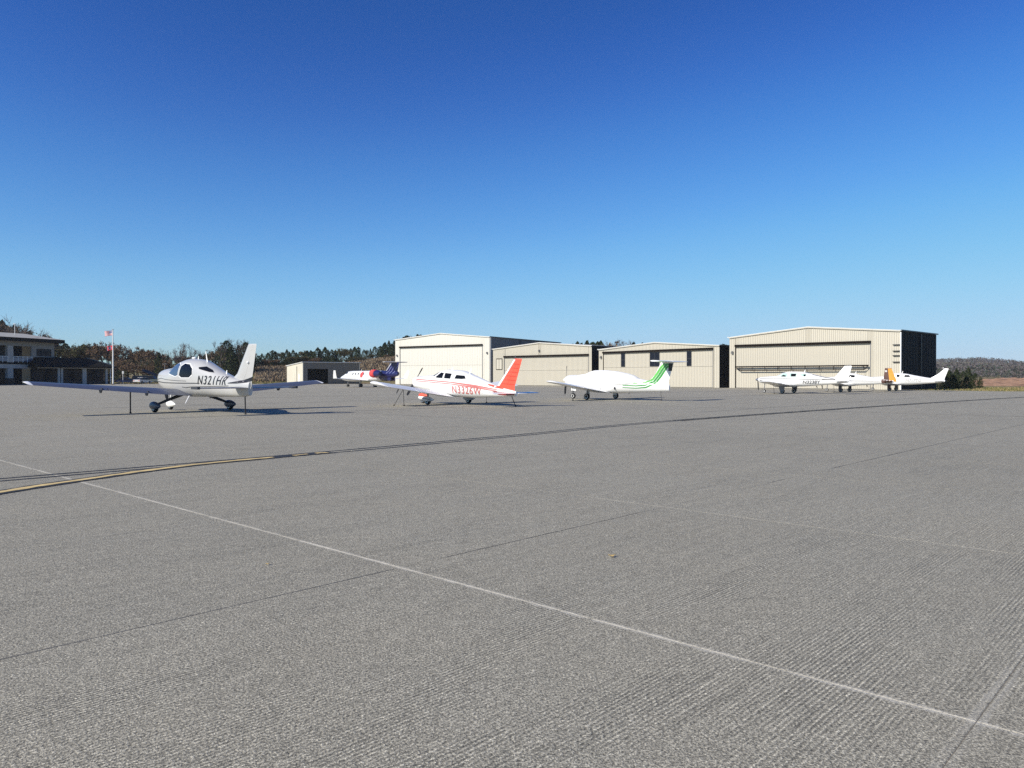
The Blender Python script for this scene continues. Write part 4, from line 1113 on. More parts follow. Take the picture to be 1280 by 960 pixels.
# ------------------------------------------------------------------ terminal building, left edge
M['stucco'] = mat('grey_stucco', (0.27, 0.245, 0.215), 0.85, noise=(0.8, 0.12, 6), bump=(20, .3, .02))
M['stuccolight'] = mat('pale_stucco', (0.42, 0.39, 0.35), 0.85, noise=(0.8, 0.1, 6))
M['stone'] = mat('dark_stone_cladding', (0.05, 0.046, 0.043), 0.95, spec=0.1, noise=(1.5, 0.35, 6), bump=(3, .8, .05))
M['shingle'] = mat('dark_roof_shingle', (0.012, 0.012, 0.012), 0.95, spec=0.08, noise=(1.2, 0.3, 6))
M['paleroof'] = mat('pale_roof_and_lit_hip', (0.36, 0.35, 0.32), 0.8, noise=(1, 0.1))
M['fascia'] = mat('dark_fascia', (0.010, 0.010, 0.011), 0.7, spec=0.15, noise=(1, 0.2))
def terminal():
    A_ = Vector((-98.3, 165.0)); B_ = Vector((-107.5, 128.0)); e = (B_ - A_).normalized()      # main face runs from its far right end towards the camera
    r = empty('terminal_building', (A_.x, A_.y, 0), math.atan2(-e.y, -e.x)); tag(r, 'two storey grey terminal building with balconies and a dark low roofed wing', 'building')
    # local: x = from camera end to the far right end is positive up to 0 ; y points away from the apron
    L_ = (B_ - A_).length; S = M['stucco']
    def bx(nm, x0, x1, y0, y1, z0, z1, m_, p=r):
        mb = MB(); mb.box(x0, x1, y0, y1, z0, z1); return mb.build(nm, m_, p)
    bx('wall', -5.8, 0, .0, .3, 4.55, 5.9, S); bx('wall', -5.8, 0, .0, .3, 7.45, 8.95, S)
    bx('wall', -5.8, -4.55, .0, .3, 5.9, 7.45, S); bx('wall', -.75, 0, .0, .3, 5.9, 7.45, S)
    w_ = bx('window', -4.55, -.75, .12, .2, 5.9, 7.45, M['winglass'])
    for x in (-3.3, -2.05): bx('mullion', x - .04, x + .04, .08, .12, 5.9, 7.45, M['fascia'], w_)
    bx('ground_wall', -5.8, 0, -.1, .3, 0, 4.55, M['stone'])
    bx('recess_wall', -L_, -5.8, 2.4, 2.7, 0, 8.95, M['winglass'])
    for x in (-8.5, -12.2): bx('recess_pier', x, x + .5, 2.2, 2.4, 4.7, 8.9, S)
    bx('side_wall', -.3, 0, .3, 18, 0, 8.95, S)
    x = -5.8; k = 0
    bx('beam', -L_, -5.8, -.1, .4, 7.85, 8.95, S)
    edges = [-10.9, -16.8, -22.7, -28.6, -34.5]
    for xe in edges:
        bx('column', xe - .65, xe + .65, -.15, .5, 0, 7.85, M['stuccolight'])
        bx('column_base', xe - .8, xe + .8, -.3, .65, 0, 1.3, M['stone'])
    bx('balcony_slab', -L_, -5.8, -.35, 2.4, 4.15, 4.5, M['fascia']); bx('balcony_beam', -L_, -5.8, -.2, .5, 3.3, 4.15, M['stuccolight'])
    prev = -5.8
    for xe in edges:
        a, b_ = xe + .65, prev
        ra = bx('railing', a, b_, -.2, -.14, 5.62, 5.72, M['trim_white'])
        for q in range(5):
            xx = a + (b_ - a) * (q + .0) / 4
            bx('post', xx - .05, xx + .05, -.19, -.15, 4.5, 5.62, M['trim_white'], ra)
        bx('rail_panel', a, b_, -.172, -.165, 4.7, 5.5, M['blueglass'], ra)
        prev = xe - .65
    mb = MB(); mb.prism([(-1.5, 8.97), (19.5, 8.97), (19.5, 9.5), (9, 11.0), (-1.5, 9.5)], 'x', -L_ - 1, 1.2); mb.build('roof', M['paleroof'], r)
    mb = MB(); mb.box(-L_ - 1.02, 1.22, -1.58, -1.50, 8.75, 9.5); mb.box(1.2, 1.28, -1.5, 19.5, 8.75, 9.5); mb.build('fascia', M['fascia'], r)
    mb = MB(); mb.tube([(-6, 4, 10), (-6, 4, 12.6)], .05, 6); mb.lathe([(0, .25), (.12, .3), (.2, .1)], (-6, 4, 12.5), 'z', 10); mb.build('roof_vent', M['trim_white'], r)
    # low wing with hip roof
    C_ = Vector((-97.0, 157.5)); D_ = Vector((-88.6, 169.5)); L2 = (D_ - C_).length
    w = empty('terminal_wing', (C_.x, C_.y, 0), math.atan2(D_.y - C_.y, D_.x - C_.x)); tag(w, 'single storey wing of the terminal with a dark hip roof and grey columns', 'building')
    for a, b_ in ((0, L2),):
        bx('back_wall', a, b_, 3.0, 3.3, 0, 3.5, M['winglass'], w)
    for xx in (3.7, 4.3, 8.7, 9.1, 13.6): bx('column', xx, xx + .42, 0, .4, 0, 3.35, M['stuccolight'], w)
    bx('plinth', 0, L2, .3, .9, 0, .75, M['stone'], w)
    bx('beam', -.2, 4.0, -.05, .5, 3.35, 3.72, M['stuccolight'], w); bx('beam', 4.3, L2 + .2, -.05, .5, 3.35, 3.72, M['stuccolight'], w)
    mb = MB()
    ro = [(-1.0, -1.0, 3.75), (L2 + 1.0, -1.0, 3.75), (L2 + 1.0, 10, 3.75), (-1.0, 10, 3.75)]; tp = [(0.6, 3.6, 5.7), (L2 - 3.2, 3.6, 5.7), (L2 - 3.2, 5.0, 5.7), (.6, 5.0, 5.7)]
    mb.loft([[(x, y, z - .22) for x, y, z in ro], ro, tp]); mb.build('roof', M['shingle'], w)
    mb = MB(); mb.loft([[(L2 - 2.6, 3.2, 4.0), (L2 + 1.6, 1.0, 3.8), (L2 + 1.6, 9.0, 3.8), (L2 - 2.6, 9.0, 4.0)], [(L2 - 3.4, 3.4, 5.76), (L2 + 1.2, 1.2, 4.30), (L2 + 1.2, 9.0, 4.30), (L2 - 3.4, 9.0, 5.76)]]); mb.build('sunlit_hip_piece', M['paleroof'], w)  # added pale piece paints in the sunlit hip end
    bx('downspout', L2 - .1, L2 + .0, -.1, 0, 0, 3.4, M['trim_white'], w)
terminal()

# ------------------------------------------------------------------ flagpole and flags
M['flagred'] = mat('flag_red', (0.55, 0.03, 0.05), 0.8, noise=(3, .1)); M['flagwhite'] = mat('flag_white', (0.78, 0.76, 0.76), 0.8, noise=(3, .05)); M['flagblue'] = mat('flag_blue', (0.03, 0.05, 0.22), 0.8, noise=(3, .1))
def flags():
    X, Y = at(141.3, 158)
    r = empty('flagpole', (X, Y, 0)); tag(r, 'tall white flagpole standing behind the wing of the silver airplane', 'flagpole')
    mb = MB(); mb.tube([(0, 0, 0), (0, 0, 3.2), (0, 0, 11.2)], [.15, .14, .09], 10); mb.build('pole', M['trim_white'], r)
    mb = MB(); mb.lathe([(0, .05), (.06, .12), (.12, .13), (.2, .08), (.23, .02)], (0, 0, 11.2), 'z', 10); mb.build('finial', M['metal'], r)
    mb = MB(); mb.lathe([(0, .34), (.1, .34), (.16, .2)], (0, 0, 0), 'z', 14); mb.build('base', M['stone'], r)
    def flag(name, ztop, w, h, cells, colf, mats, label, extra=None):
        nx, nz = cells; mb = MB()
        def P(i, j, o):
            f = i / nx; x = -.12 - w * f * .92; y = .22 * math.sin(f * 6.5 + j * .05) * f ** .6 + o; z = ztop - h * j / nz - .32 * f * f * h - .10 * math.sin(f * 5) * f
            return (X + x, Y + y, z)
        for side, o in ((0, -.006), (1, .006)):
            b = len(mb.v)
            for j in range(nz + 1):
                for i in range(nx + 1): mb.v.append(P(i, j, o))
            for j in range(nz):
                for i in range(nx):
                    a = b + j * (nx + 1) + i; q = (a, a + 1, a + nx + 2, a + nx + 1)
                    mb.f.append(q if side == 0 else q[::-1]); mb.m.append(colf((i + .5) / nx, (j + .5) / nz))
        o = mb.build(name, mats, fix=False); tag(o, label, 'flag'); return o
    def us(f, j):
        if f < .4 and j < 7 / 13:
            i_, j_ = int(f / .4 * 12), int(j * 13 / 7 * 10)
            return 1 if (i_ % 2 == 1 and j_ % 2 == 1) else 2
        return 0 if int(j * 13) % 2 == 0 else 1
    flag('flag', 11.15, 1.75, 1.05, (30, 26), us, [M['flagred'], M['flagwhite'], M['flagblue']], 'striped red and white flag with a starred blue corner at the top of the flagpole')
    def st(f, j):
        if f > .90: return 2
        if f > .87: return 1
        d = math.hypot((f - .42) * 1.5, (j - .5))
        return 2 if d < .22 else 1 if d < .29 else 0
    flag('flag', 8.05, 1.25, .95, (30, 20), st, [M['flagred'], M['flagwhite'], M['flagblue']], 'red flag flying below the striped flag on the flagpole')
flags()

# ------------------------------------------------------------------ cars, lamp post, sign post
def car(px, d, rz, body, label, kind='sedan', name='parked_car'):
    X, Y = at(px, d); r = empty(name, (X, Y, -.014), rz); tag(r, label, 'car', 'vehicles parked behind the silver airplane')
    bm_ = mat('car_paint_' + name + str(px), body, .25, metal=.2, coat=.6, noise=(2, .05))
    if kind == 'sedan':
        prof = [(2.25, .35), (2.28, .62), (2.1, .78), (1.1, .92), (-1.75, .98), (-2.25, .92), (-2.3, .45), (-2.15, .32)]; cab = [(1.05, .92), (.35, 1.42), (-.9, 1.45), (-1.75, .97)]; hw = .88; cw = .70
    elif kind == 'pickup':
        prof = [(2.7, .45), (2.75, .95), (2.6, 1.08), (1.3, 1.18), (-2.7, 1.18), (-2.75, .5), (-2.5, .42)]; cab = [(1.25, 1.17), (.6, 1.82), (-.85, 1.84), (-1.0, 1.17)]; hw = .98; cw = .82
    else:
        prof = [(2.4, .4), (2.45, .85), (2.2, 1.05), (1.5, 1.12), (-2.35, 1.12), (-2.4, .45), (-2.2, .38)]; cab = [(1.5, 1.11), (.9, 1.85), (-2.1, 1.9), (-2.36, 1.11)]; hw = .95; cw = .82
    mb = MB()
    mb.loft([[(x, -hw + .08, z) for x, z in [(p[0] * .985, .45 + (p[1] - .45) * .94) for p in prof]], [(x, -hw, z) for x, z in prof], [(x, hw, z) for x, z in prof], [(x, hw - .08, z) for x, z in [(p[0] * .985, .45 + (p[1] - .45) * .94) for p in prof]]])
    mb.build('body', bm_, r)
    mb = MB(); mb.loft([[(x, -cw if z > 1.25 else -hw + .06, z) for x, z in cab], [(x, cw if z > 1.25 else hw - .06, z) for x, z in cab]]); mb.build('cabin_glass', M['winglass'], r)
    mb = MB(); zt = max(z for _, z in cab); xs = [x for x, z in cab if z > 1.25]
    mb.box(min(xs) - .02, max(xs) + .02, -cw + .0, cw, zt - .03, zt + .035); mb.build('roof', bm_, r)
    for x in (prof[0][0] * .64, -prof[0][0] * .60):
        for s in (1, -1): wheel(r, x, s * (hw - .12), .33, .22)
    for s in (1, -1):
        mb = MB(); mb.box(prof[0][0] - .06, prof[0][0] + .04, s * .62 - .16, s * .62 + .16, .60, .74); mb.build('headlight', M['lens'], r)
        mb = MB(); mb.box(-prof[0][0] - .06, -prof[0][0] + .06, s * .66 - .12, s * .66 + .12, .66, .80); mb.build('tail_light', M['red'], r)
car(158, 186, R(14), (.03, .045, .11), 'dark blue car between the flagpole and the silver airplane nose')
car(171.5, 189, R(10), (.035, .05, .10), 'dark blue pickup truck right of the dark blue car', 'pickup', 'parked_pickup')
car(178.5, 180, R(80), (.75, .75, .76), 'white car seen end on, left of the grey green van')
car(187.5, 192, R(5), (.16, .20, .19), 'grey green van just left of the silver airplane nose', 'van', 'parked_van')
X, Y = at(153.7, 178)
mb = MB(); mb.tube([(X, Y, -.1), (X, Y, 2.9)], .07, 8); mb.box(X - .2, X + .2, Y - .02, Y + .02, 2.3, 2.9)
tag(mb.build('sign_post', M['trim_white']), 'slim white post sign in front of the dark blue car', 'sign')
X, Y = at(206, 190); lp = empty('lamp_post', (X, Y, -.1)); tag(lp, 'slim lamp post with a flat head behind the silver airplane', 'lamp post')
mb = MB(); mb.tube([(0, 0, 0), (0, 0, 4.8)], [.09, .06], 8); mb.build('pole', M['grey'], lp)
mb = MB(); mb.box(-.55, .55, -.2, .2, 4.8, 4.95); mb.build('lamp_head', M['lampgrey'], lp)

# ------------------------------------------------------------------ vegetation
def leafmat(name, col, amt=.25): return mat(name, col, .9, spec=.15, noise=(.8, amt, 3))
M['ced1'] = leafmat('cedar_green', (.030, .045, .018)); M['ced2'] = leafmat('cedar_olive', (.065, .075, .028)); M['ced3'] = leafmat('cedar_dark', (.016, .026, .012))
M['oak1'] = leafmat('russet_leaves', (.18, .115, .070)); M['oak2'] = leafmat('brown_leaves', (.125, .088, .060)); M['oak3'] = leafmat('tan_leaves', (.25, .165, .09))
M['olv1'] = leafmat('olive_leaves', (.085, .080, .034)); M['bark'] = mat('grey_bark', (.10, .085, .075), .95, spec=.1, noise=(3, .3)); M['twig'] = mat('grey_twigs', (.13, .105, .095), .95, spec=.1, noise=(3, .25))
M['wood1'] = leafmat('bare_wood_purple', (.110, .098, .102)); M['wood2'] = leafmat('bare_wood_brown', (.110, .095, .085)); M['wood3'] = leafmat('far_evergreen', (.055, .070, .050))

def quads(centers, size, mb, mats_n, rs, squash=1.0, weights=None):
    for c in centers:
        a, b_ = rs.normal(size=3), rs.normal(size=3)
        a /= np.linalg.norm(a) + 1e-9; b_ -= a * a.dot(b_); b_ /= np.linalg.norm(b_) + 1e-9
        s = size * rs.uniform(.55, 1.35); q = s * rs.uniform(.45, .9)
        a[2] *= squash
        mi = int(rs.choice(mats_n, p=weights))
        b = len(mb.v)
        mb.v.extend([tuple(c - a * s), tuple(c + b_ * q * .6), tuple(c + a * s), tuple(c - b_ * q * .6)])
        mb.f.append((b, b + 1, b + 2, b + 3)); mb.m.append(mi)

def tree_meshes():
    out = {}
    def cedar(seed, n=1500, wide=.30, kind='cedar'):
        rs = np.random.default_rng(seed); pts = []
        lob = [(rs.uniform(0, 2 * math.pi), rs.uniform(.1, .8), rs.uniform(.10, .32)) for _ in range(9)]
        while len(pts) < n:
            t = rs.uniform(.04, 1) ** 1.15; th = rs.uniform(0, 2 * math.pi)
            rad = wide * ((1 - t) ** (.5 + .3 * (seed % 3) / 2)) * (0.9 if t > .1 else .6 + 3 * t)
            for la, lt, lr in lob:
                dd = math.cos(th - la)
                rad += wide * lr * max(dd, 0) ** 6 * math.exp(-((t - lt) / .12) ** 2) * 1.6
            rad *= (.82 + .18 * math.sin(t * (13 + seed % 5 * 3) + th * 3 + seed)) if rs.random() < .7 else 1.05
            q = rad * rs.uniform(.35, 1.0) ** .5
            pts.append(np.array((q * math.cos(th), q * math.sin(th), t)))
        c = MB(); quads(pts, .034, c, 3, rs, weights=[.45, .25, .30]); cm = c.build('crown', [M['ced1'], M['ced2'], M['ced3']], fix=False)
        t_ = MB(); t_.tube([(0, 0, -.02), (0, 0, .4), (0, 0, .97)], [.028, .018, .004], 6)
        for k in range(10):
            z = .12 + k * .08; th = k * 2.4; t_.tube([(0, 0, z), (wide * .7 * (1 - z) * math.cos(th), wide * .7 * (1 - z) * math.sin(th), z + .04)], [.008, .002], 4)
        tm = t_.build('trunk', M['bark']); return [tm, cm]
    def broad(seed, mats_, n=1500, wts=None, dens=1.0, spread=.36, base=.16):
        rs = np.random.default_rng(seed); tb = MB(); pts = []
        rnd = random.Random(seed)
        def grow(p, d, l, r_, lev):
            q = p + d * l
            mid = p.lerp(q, .5) + Vector((rnd.gauss(0, .04), rnd.gauss(0, .04), 0)) * l
            tb.tube([p, mid, q], [r_, r_ * .8, r_ * .6], 5 if lev < 2 else 3, cap=False)
            if lev >= 4: pts.append(np.array(q)); return
            if lev >= 2: pts.append(np.array(mid))
            for _ in range(rnd.choice([3, 3, 4]) if lev < 3 else 3):
                nd = (d + Vector((rnd.gauss(0, .55), rnd.gauss(0, .55), rnd.gauss(.05, .35)))).normalized()
                grow(q, nd, l * rnd.uniform(.58, .86), r_ * .58, lev + 1)
        grow(Vector((0, 0, -.02)), Vector((0, 0, 1)), base + .06, .022, 0)
        # normalise height to 1
        zs = max(v[2] for v in tb.v); tb.v = [(x / zs * .98, y / zs * .98, z / zs * .98) for x, y, z in tb.v]; P_ = [p / zs * .98 for p in pts]
        c = MB(); cs = []
        for _ in range(int(n * dens)):
            p = P_[int(rs.integers(len(P_)))] + rs.normal(size=3) * .028
            cs.append(p)
        quads(cs, .026, c, len(mats_), rs, weights=wts)
        return [tb.build('trunk', M['bark']), c.build('crown', mats_, fix=False)]
    def bare(seed, up=.15):
        rnd = random.Random(seed); tb = MB(); cb = MB()
        def grow(p, d, l, r_, lev):
            q = p + d * l; mid = p.lerp(q, .5) + Vector((rnd.gauss(0, .05), rnd.gauss(0, .05), rnd.gauss(0, .02))) * l
            (tb if lev < 2 else cb).tube([p, mid, q], [r_, r_ * .82, r_ * .64], 5 if lev < 2 else 3, cap=False)
            if lev >= 5: return
            for _ in range(rnd.choice([2, 3, 3]) if lev < 4 else 3):
                nd = (d + Vector((rnd.gauss(0, .42), rnd.gauss(0, .42), rnd.gauss(up, .28)))).normalized()
                grow(q, nd, l * rnd.uniform(.60, .88), max(r_ * .60, .0022), lev + 1)
        grow(Vector((0, 0, -.02)), Vector((0, 0, 1)), .24, .020, 0)
        zs = max(v[2] for v in tb.v + cb.v)
        for m_ in (tb, cb): m_.v = [(x / zs, y / zs, z / zs) for x, y, z in m_.v]
        return [tb.build('trunk', M['bark']), cb.build('crown', M['twig'])]
    out['cedar'] = [cedar(100 + k, 1500, w) for k, w in enumerate((.30, .42, .52, .36, .60, .46))]
    out['oak'] = [broad(200 + k, [M['oak1'], M['oak2'], M['oak3']], 2200, [.42, .42, .16]) for k in range(4)]
    out['olive'] = [broad(300 + k, [M['olv1'], M['ced2'], M['oak2']], 1900, [.45, .3, .25]) for k in range(2)]
    out['thin'] = [broad(400 + k, [M['oak2'], M['oak1'], M['oak3']], 500, [.5, .3, .2]) for k in range(2)]
    out['bare'] = [bare(500 + k) for k in range(4)]
    out['shrub'] = [cedar(600 + k, 1900, w) for k, w in enumerate((.50, .60, .46))]
    for ls in out.values():
        for parts in ls:
            for o in parts: COL.objects.unlink(o)
    return out
TREES = tree_meshes()
TREE_LOG = []
NAMES = {'cedar': 'cedar_tree', 'oak': 'oak_tree', 'olive': 'leafy_tree', 'thin': 'sparse_tree', 'bare': 'bare_tree', 'shrub': 'juniper_shrub'}
def tree(kind, px, d, ytop, label, group, wide=1.0, base=None, cat='tree'):
    X, Y = at(px, d); zb = float(terrain_z(np.array(X), np.array(Y))) if base is None else base
    h = (471.5 - ytop) * d / 960 + 1.5 - zb
    if h < .8: return
    parts = TREES[kind][rng.randrange(len(TREES[kind]))]
    e = empty(NAMES[kind], (X, Y, zb - .05), rng.uniform(0, 6.28)); e.scale = (h * wide, h * wide, h)
    tag(e, label, cat, group); TREE_LOG.append((group, kind, px, e))
    for p in parts:
        o = p.copy(); COL.objects.link(o); o.parent = e
jit = lambda s: rng.uniform(-s, s)

# far left: tall bare crowns and dark evergreens behind the terminal
g1 = 'trees behind the terminal'
for px, d, yt, k in ((-34, 205, 392, 'bare'), (-16, 212, 396, 'bare'), (4, 208, 389, 'bare'), (14, 220, 398, 'bare'), (24, 206, 394, 'bare'), (33, 216, 404, 'bare'), (41, 222, 409, 'bare')):
    tree(k, px, d, yt, 'tall bare winter tree rising behind the terminal roof', g1, .95)
for px, d, yt, k in ((-22, 226, 404, 'oak'), (-6, 222, 402, 'cedar'), (3, 226, 401, 'cedar'), (11, 224, 406, 'oak'), (18, 228, 407, 'cedar'), (27, 226, 409, 'olive'), (38, 228, 416, 'cedar'), (48, 230, 418, 'oak'), (56, 230, 419, 'cedar')):
    tree(k, px, d, yt, {'cedar': 'dark evergreen showing over the terminal roof', 'oak': 'brown leaved tree showing over the terminal roof', 'olive': 'olive green tree showing over the terminal roof'}[k], g1, 1.0)
# tree line left to the silver plane
g2 = 'tree line between the terminal and the silver airplane'
L2 = {'oak': 'russet brown oak in the tree line behind the flagpole and parked cars', 'cedar': 'dark green cedar in the tree line behind the flagpole and parked cars', 'olive': 'olive green tree in the tree line behind the flagpole and parked cars', 'bare': 'bare grey tree sticking out of the tree line behind the flagpole', 'thin': 'thinly leaved brown tree in the tree line behind the flagpole'}
px = 62
while px < 216:
    top = float(np.interp(px, [62, 75, 92, 115, 128, 145, 160, 175, 190, 216], [424, 430, 434, 431, 429, 431, 436, 439, 438, 442]))
    k = rng.choices(['oak', 'olive', 'cedar', 'thin'], [5 if px > 145 else 2, 2 if px < 145 else .6, 1.4, 1.0])[0]
    tree(k, px + jit(2), 232 + jit(8), top + jit(3), L2[k], g2, rng.uniform(.75, 1.0)); px += rng.uniform(5.0, 7.5)
px = 58
while px < 230:
    k = rng.choices(['oak', 'cedar', 'olive'], [4, 2, 1.5])[0]
    tree(k, px + jit(2), 214 + jit(6), rng.uniform(447, 458), L2[k], g2, rng.uniform(1.0, 1.5)); px += rng.uniform(7, 10)
for px, yt in ((68, 422), (72, 425), (122, 424), (118, 428), (198, 436), (205, 434)): tree('bare', px, 238, yt, L2['bare'], g2, .8)
tree('cedar', 198.5, 205, 441, 'slim dark cedar rising just left of the silver airplane cabin', g2, .55)
# behind the silver plane
g3 = 'trees behind the silver airplane tail'
for px, yt in ((223, 428), (228, 430), (233, 427), (238, 429), (247, 438), (254, 436), (214, 437)): tree('bare', px, 236, yt, 'slender bare tree above the cabin of the silver airplane', g3, .75)
for px, yt, k in ((270, 428, 'thin'), (276, 425, 'bare'), (283, 426, 'cedar'), (290, 422, 'bare'), (297, 423, 'bare'), (302, 424, 'bare'), (307, 428, 'cedar'), (312, 432, 'cedar'), (266, 437, 'oak'), (288, 433, 'cedar'), (278, 432, 'thin'), (298, 432, 'cedar')):
    tree(k, px, 226 + jit(8), yt, {'bare': 'bare tree standing beside the fin of the silver airplane', 'thin': 'half bare brown tree left of the fin of the silver airplane', 'cedar': 'dark cedar behind the fin of the silver airplane', 'oak': 'brown oak left of the fin of the silver airplane'}[k], g3, .95)
px = 222
while px < 322:
    k = rng.choices(['oak', 'cedar', 'olive', 'thin'], [3, 3, 1.5, 1])[0]
    tree(k, px, 240 + jit(6), float(np.interp(px, [222, 262, 320], [447, 442, 441])) + jit(3), {'oak': 'low brown oak behind the silver airplane', 'cedar': 'low dark cedar behind the silver airplane', 'olive': 'low olive tree behind the silver airplane', 'thin': 'low thin tree behind the silver airplane'}[k], g3, 1.15); px += rng.uniform(6, 8)
# cedars on the bank behind the small building
g4 = 'evergreen row on the bank behind the small beige building'
L4 = {'cedar': 'dark cedar in the evergreen row on the bank behind the beige building', 'olive': 'olive tree in the evergreen row on the bank', 'bare': 'bare tree among the evergreens on the bank', 'oak': 'brown bush at the foot of the evergreen row on the bank'}
px = 318
while px < 512:
    top = float(np.interp(px, [318, 330, 360, 375, 400, 420, 440, 460, 478, 490, 512], [447, 442, 437, 440, 435.5, 438, 436, 435, 430, 427, 420]))
    k = rng.choices(['cedar', 'olive'], [6, 1])[0]
    tree(k, px + jit(1), 262 + jit(7), top + jit(2.6), L4[k], g4, rng.uniform(.8, 1.5)); px += rng.uniform(3.0, 6.2)
px = 320
while px < 505:
    k = rng.choices(['cedar', 'oak', 'olive'], [3, 1.4, 1.5])[0]
    tree(k, px, 252 + jit(4), float(np.interp(px, [320, 505], [450, 443])) + jit(3), L4[k], g4, rng.uniform(1.5, 2.3)); px += rng.uniform(4, 6)
for px, yt in ((505, 419), (511, 418.5), (517, 419), (522, 418), (526, 418.5)): tree('bare' if px % 2 else 'cedar', px, 262, yt, 'tree top peeking over the roof of the cream hangar', 'tree tops over the cream hangar roof', .8)
# tops over the two middle hangars
g5 = 'tree tops over the middle hangar roofs'
for px, yt, k in ((716, 430, 'cedar'), (722, 427, 'cedar'), (727, 429, 'cedar'), (734, 426, 'cedar'), (741, 428, 'cedar'), (747, 427, 'cedar'), (751, 426, 'cedar'), (757, 428, 'bare'), (762, 424, 'bare'), (766, 427, 'oak'), (771, 423, 'bare'), (777, 424, 'bare'), (782, 426, 'thin'), (787, 425, 'bare'), (792, 428, 'cedar'), (797, 428, 'bare'), (803, 428.5, 'cedar'), (904, 430.5, 'cedar'), (908, 431.5, 'cedar')):
    tree(k, px, 205 + jit(6), yt, {'cedar': 'dark evergreen top showing above the roofs of the middle hangars', 'bare': 'bare tree top showing above the roofs of the middle hangars', 'oak': 'brown tree top showing above the roofs of the middle hangars', 'thin': 'thin brown tree top above the roofs of the middle hangars'}[k], g5, .9)
# juniper clump right of the big hangar
g6 = 'juniper clump right of the big hangar'
for px, d, yt, w in ((1166, 118, 464, .9), (1178, 113, 462, .85), (1187, 110, 463, .9), (1196, 112, 460, .8), (1204, 109, 463.5, .9), (1211, 112, 459, .75), (1219, 111, 466, .85), (1225, 113, 473, .9), (1192, 106, 468, 1.2), (1182, 106, 470, 1.2), (1208, 105, 470, 1.2)):
    tree('shrub', px, d, yt, 'dense dark juniper in the clump right of the big hangar', g6, w, cat='shrub')

# each tree gets its own label: kind, the landmark it stands over, its order there from the left
LAND = [(-99, 12, 'over the roof at the left edge'), (12, 60, 'over the right end of the terminal roof'), (60, 100, 'over the dark hip roof'), (100, 133, 'over the right end of the terminal wing'), (133, 152, 'beside the flagpole'),
        (152, 196, 'behind the parked cars'), (196, 228, 'over the silver airplane nose'), (228, 262, 'over the silver airplane cabin'), (262, 292, 'left of the silver airplane fin'), (292, 331, 'at the silver airplane fin'), (331, 358, 'left of the beige storage building'),
        (358, 400, 'over the left half of the storage building'), (400, 447, 'over the right half of the storage building'), (447, 474, 'above the business jet cabin'), (474, 497, 'left edge of the cream hangar'), (497, 560, 'peeking over the cream hangar roof'),
        (700, 749, 'over the second hangar roof'), (749, 775, 'over the left slope of the third hangar'), (775, 850, 'near the peak of the third hangar'), (850, 950, 'in the gap between the two right hangars'), (1100, 1190, 'beside the white fin of the rightmost plane'), (1190, 1300, 'right part of the clump by the big hangar')]
WORD = {'cedar': 'dark green cedar', 'oak': 'russet brown oak', 'olive': 'olive green tree', 'thin': 'thin half bare brown tree', 'bare': 'bare grey tree', 'shrub': 'dense dark juniper shrub'}
ORD = 'first second third fourth fifth sixth seventh eighth ninth tenth eleventh twelfth thirteenth fourteenth fifteenth sixteenth'.split()
buckets = {}
for group, kind, px, e in TREE_LOG:
    lm = next(t for a, b_, t in LAND if a <= px < b_)
    row = 'low ' if e.scale[2] < 5.2 and kind != 'shrub' else ''
    buckets.setdefault(row + WORD[kind] + ' ' + lm, []).append((px, e))
for base, ls in buckets.items():
    ls.sort(key=lambda q: q[0])
    for i, (px, e) in enumerate(ls):
        e['label'] = base if len(ls) == 1 else f'{base}, {ORD[i]} from left' if i < len(ls) - 1 or len(ls) > 2 else f'{base}, right one of two'

# wooded ridge far right (reads as one mass)
def ridge_wood():
    rs = np.random.default_rng(5); mb = MB(); n = 0
    while n < 6500:
        px = rs.uniform(1040, 1500); d = 330 * (1350 / 330) ** rs.uniform(0, 1); X, Y = at(px, d)
        z = float(terrain_z(np.array(X), np.array(Y)))
        h = rs.uniform(3.5, 6.5) * (1 if d > 420 else .6); w = h * rs.uniform(.30, .5)
        ever = rs.random() < (.35 if d < 480 else .10)
        k = 16; q = rs.normal(size=(k, 3)); q /= np.linalg.norm(q, axis=1)[:, None]; q *= rs.uniform(.35, 1, size=(k, 1)) ** .5
        cs = np.array((X, Y, z + h * .55)) + q * np.array((w, w, h * .45))
        quads(cs, h * .15, mb, 3, rs, weights=[0.1, .1, .8] if ever else [.58, .36, .06]); n += 1
    o = mb.build('wooded_hillside', [M['wood1'], M['wood2'], M['wood3']], fix=False); tag(o, 'bare winter woods covering the far hillside at the right', 'woods', kind='stuff')
ridge_wood()

# red dirt mound
def mound():
    mb = MB(); cx, cy = at(1268, 150); n, m_ = 40, 26
    nz = lambda x, y: .16 * math.sin(x * .9 + y * .5) + .10 * math.sin(x * 2.3 - y * 1.7) + .06 * math.sin(x * 4.1 + 1)
    for j in range(m_ + 1):
        for i in range(n + 1):
            u, v = i / n * 2 - 1, j / m_ * 2 - 1
            x, y = cx + u * 13, cy + v * 11; f = max(0, 1 - (abs(u) ** 1.7 + abs(v) ** 2.0)) ** .8
            mb.v.append((x, y, -.30 + f * (1.5 + 1.5 * nz(x, y))))
    for j in range(m_):
        for i in range(n):
            a = j * (n + 1) + i; mb.f.append((a, a + 1, a + n + 2, a + n + 1)); mb.m.append(0)
    tag(mb.build('dirt_mound', M['dirt'], smooth=True), kind='structure')
mound()

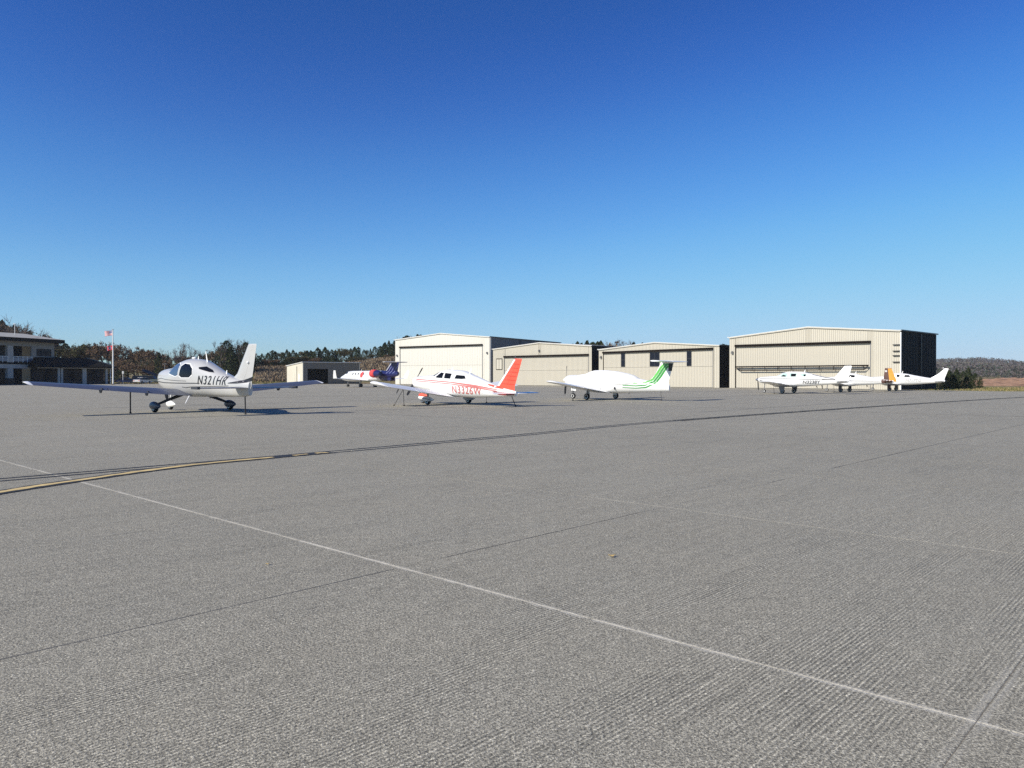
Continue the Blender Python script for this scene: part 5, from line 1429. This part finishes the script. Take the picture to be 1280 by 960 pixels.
# grass on the verge and dry brush on the bank
def tufts(name, n, xf, size, mats_, label, wts=None, seed=1):
    rs = np.random.default_rng(seed); mb = MB()
    for _ in range(n):
        X, Y = xf(rs); z = float(terrain_z(np.array(X), np.array(Y))); h = size * rs.uniform(.5, 1.5)
        mi = int(rs.choice(len(mats_), p=wts))
        for k in range(3):
            th = rs.uniform(0, 6.28); dx, dy = math.cos(th), math.sin(th); w = h * .28; lx, ly = rs.normal(size=2) * h * .35
            b = len(mb.v); mb.v.extend([(X - dx * w, Y - dy * w, z - .03), (X + dx * w, Y + dy * w, z - .03), (X + lx, Y + ly, z + h)]); mb.f.append((b, b + 1, b + 2)); mb.m.append(mi)
    o = mb.build(name, mats_, fix=False); tag(o, label, 'grass', kind='stuff')
def verge(rs):
    px = rs.uniform(1130, 1400); d = rs.uniform(83, 120); return at(px, d)
def inside_apron(x, y):
    n = len(outline); c = False
    for i in range(n):
        x0, y0 = outline[i]; x1, y1 = outline[(i + 1) % n]
        if (y0 > y) != (y1 > y) and x < (x1 - x0) * (y - y0) / (y1 - y0) + x0: c = not c
    return c
def verge2(rs):
    while True:
        p = verge(rs)
        if not inside_apron(*p): return p
tufts('verge_grass', 5000, verge2, .16, [M['grass'], M['straw']], 'short yellow green grass along the right edge of the apron', [.55, .45], 3)
M['brush1'] = leafmat('tan_brush', (.23, .165, .105)); M['brush2'] = leafmat('grey_brush', (.15, .125, .10)); M['brush3'] = leafmat('pale_brush', (.33, .26, .17))
tufts('bank_brush', 9000, lambda rs: at(rs.uniform(318, 520), rs.uniform(196, 254)), .8, [M['brush1'], M['brush2'], M['brush3']], 'dry tan brush covering the bank behind the small beige building', [.5, .32, .18], 4)
tufts('field_grass', 4000, lambda rs: at(rs.uniform(60, 360), rs.uniform(178, 205)), .3, [M['grass'], M['straw']], 'winter grass behind the silver airplane', [.6, .4], 5)

# a few dead leaves on the concrete
def leaf(px, py, s, label):
    d = 1440 / (py - 471.5); X, Y = at(px, d); mb = MB(); rr = random.Random(int(px)); top = []; bot = []
    for k in range(10):
        t = 2 * math.pi * k / 10; q = s * (1 + .35 * math.cos(5 * t)) * (1 if k % 2 else .75)
        top.append((X + q * math.cos(t), Y + q * .7 * math.sin(t), .012 + .35 * s * abs(math.cos(t)))); 
    bot = [(x, y, z - .003) for x, y, z in top]
    mb.loft([bot, top]); tag(mb.build('fallen_leaf', M['leaf']), label, 'leaf')
M['leaf'] = mat('dead_leaf', (.42, .30, .12), .8, noise=(20, .3))
leaf(765, 697, .035, 'pale dead leaf lying alone in the middle of the concrete')
leaf(334, 707, .018, 'tiny pale leaf on the concrete left of the pale joint')

# ------------------------------------------------------------------ thin winter haze over the valley
mb = MB(); mb.box(-1750, 1750, -200, 1750, -3, 60)
hz = tag(mb.build('haze', (lambda: bpy.data.materials.new('haze'))()), 'thin pale haze over the valley', None, None, 'stuff')
hm = hz.data.materials[0]; hm.use_nodes = True
hn = hm.node_tree.nodes; hn.remove(hn['Principled BSDF'])
pv = hn.new('ShaderNodeVolumePrincipled'); pv.inputs['Color'].default_value = (0.86, 0.90, 0.97, 1); pv.inputs['Density'].default_value = 0.00012
hm.node_tree.links.new(pv.outputs[0], hn['Material Output'].inputs['Volume'])
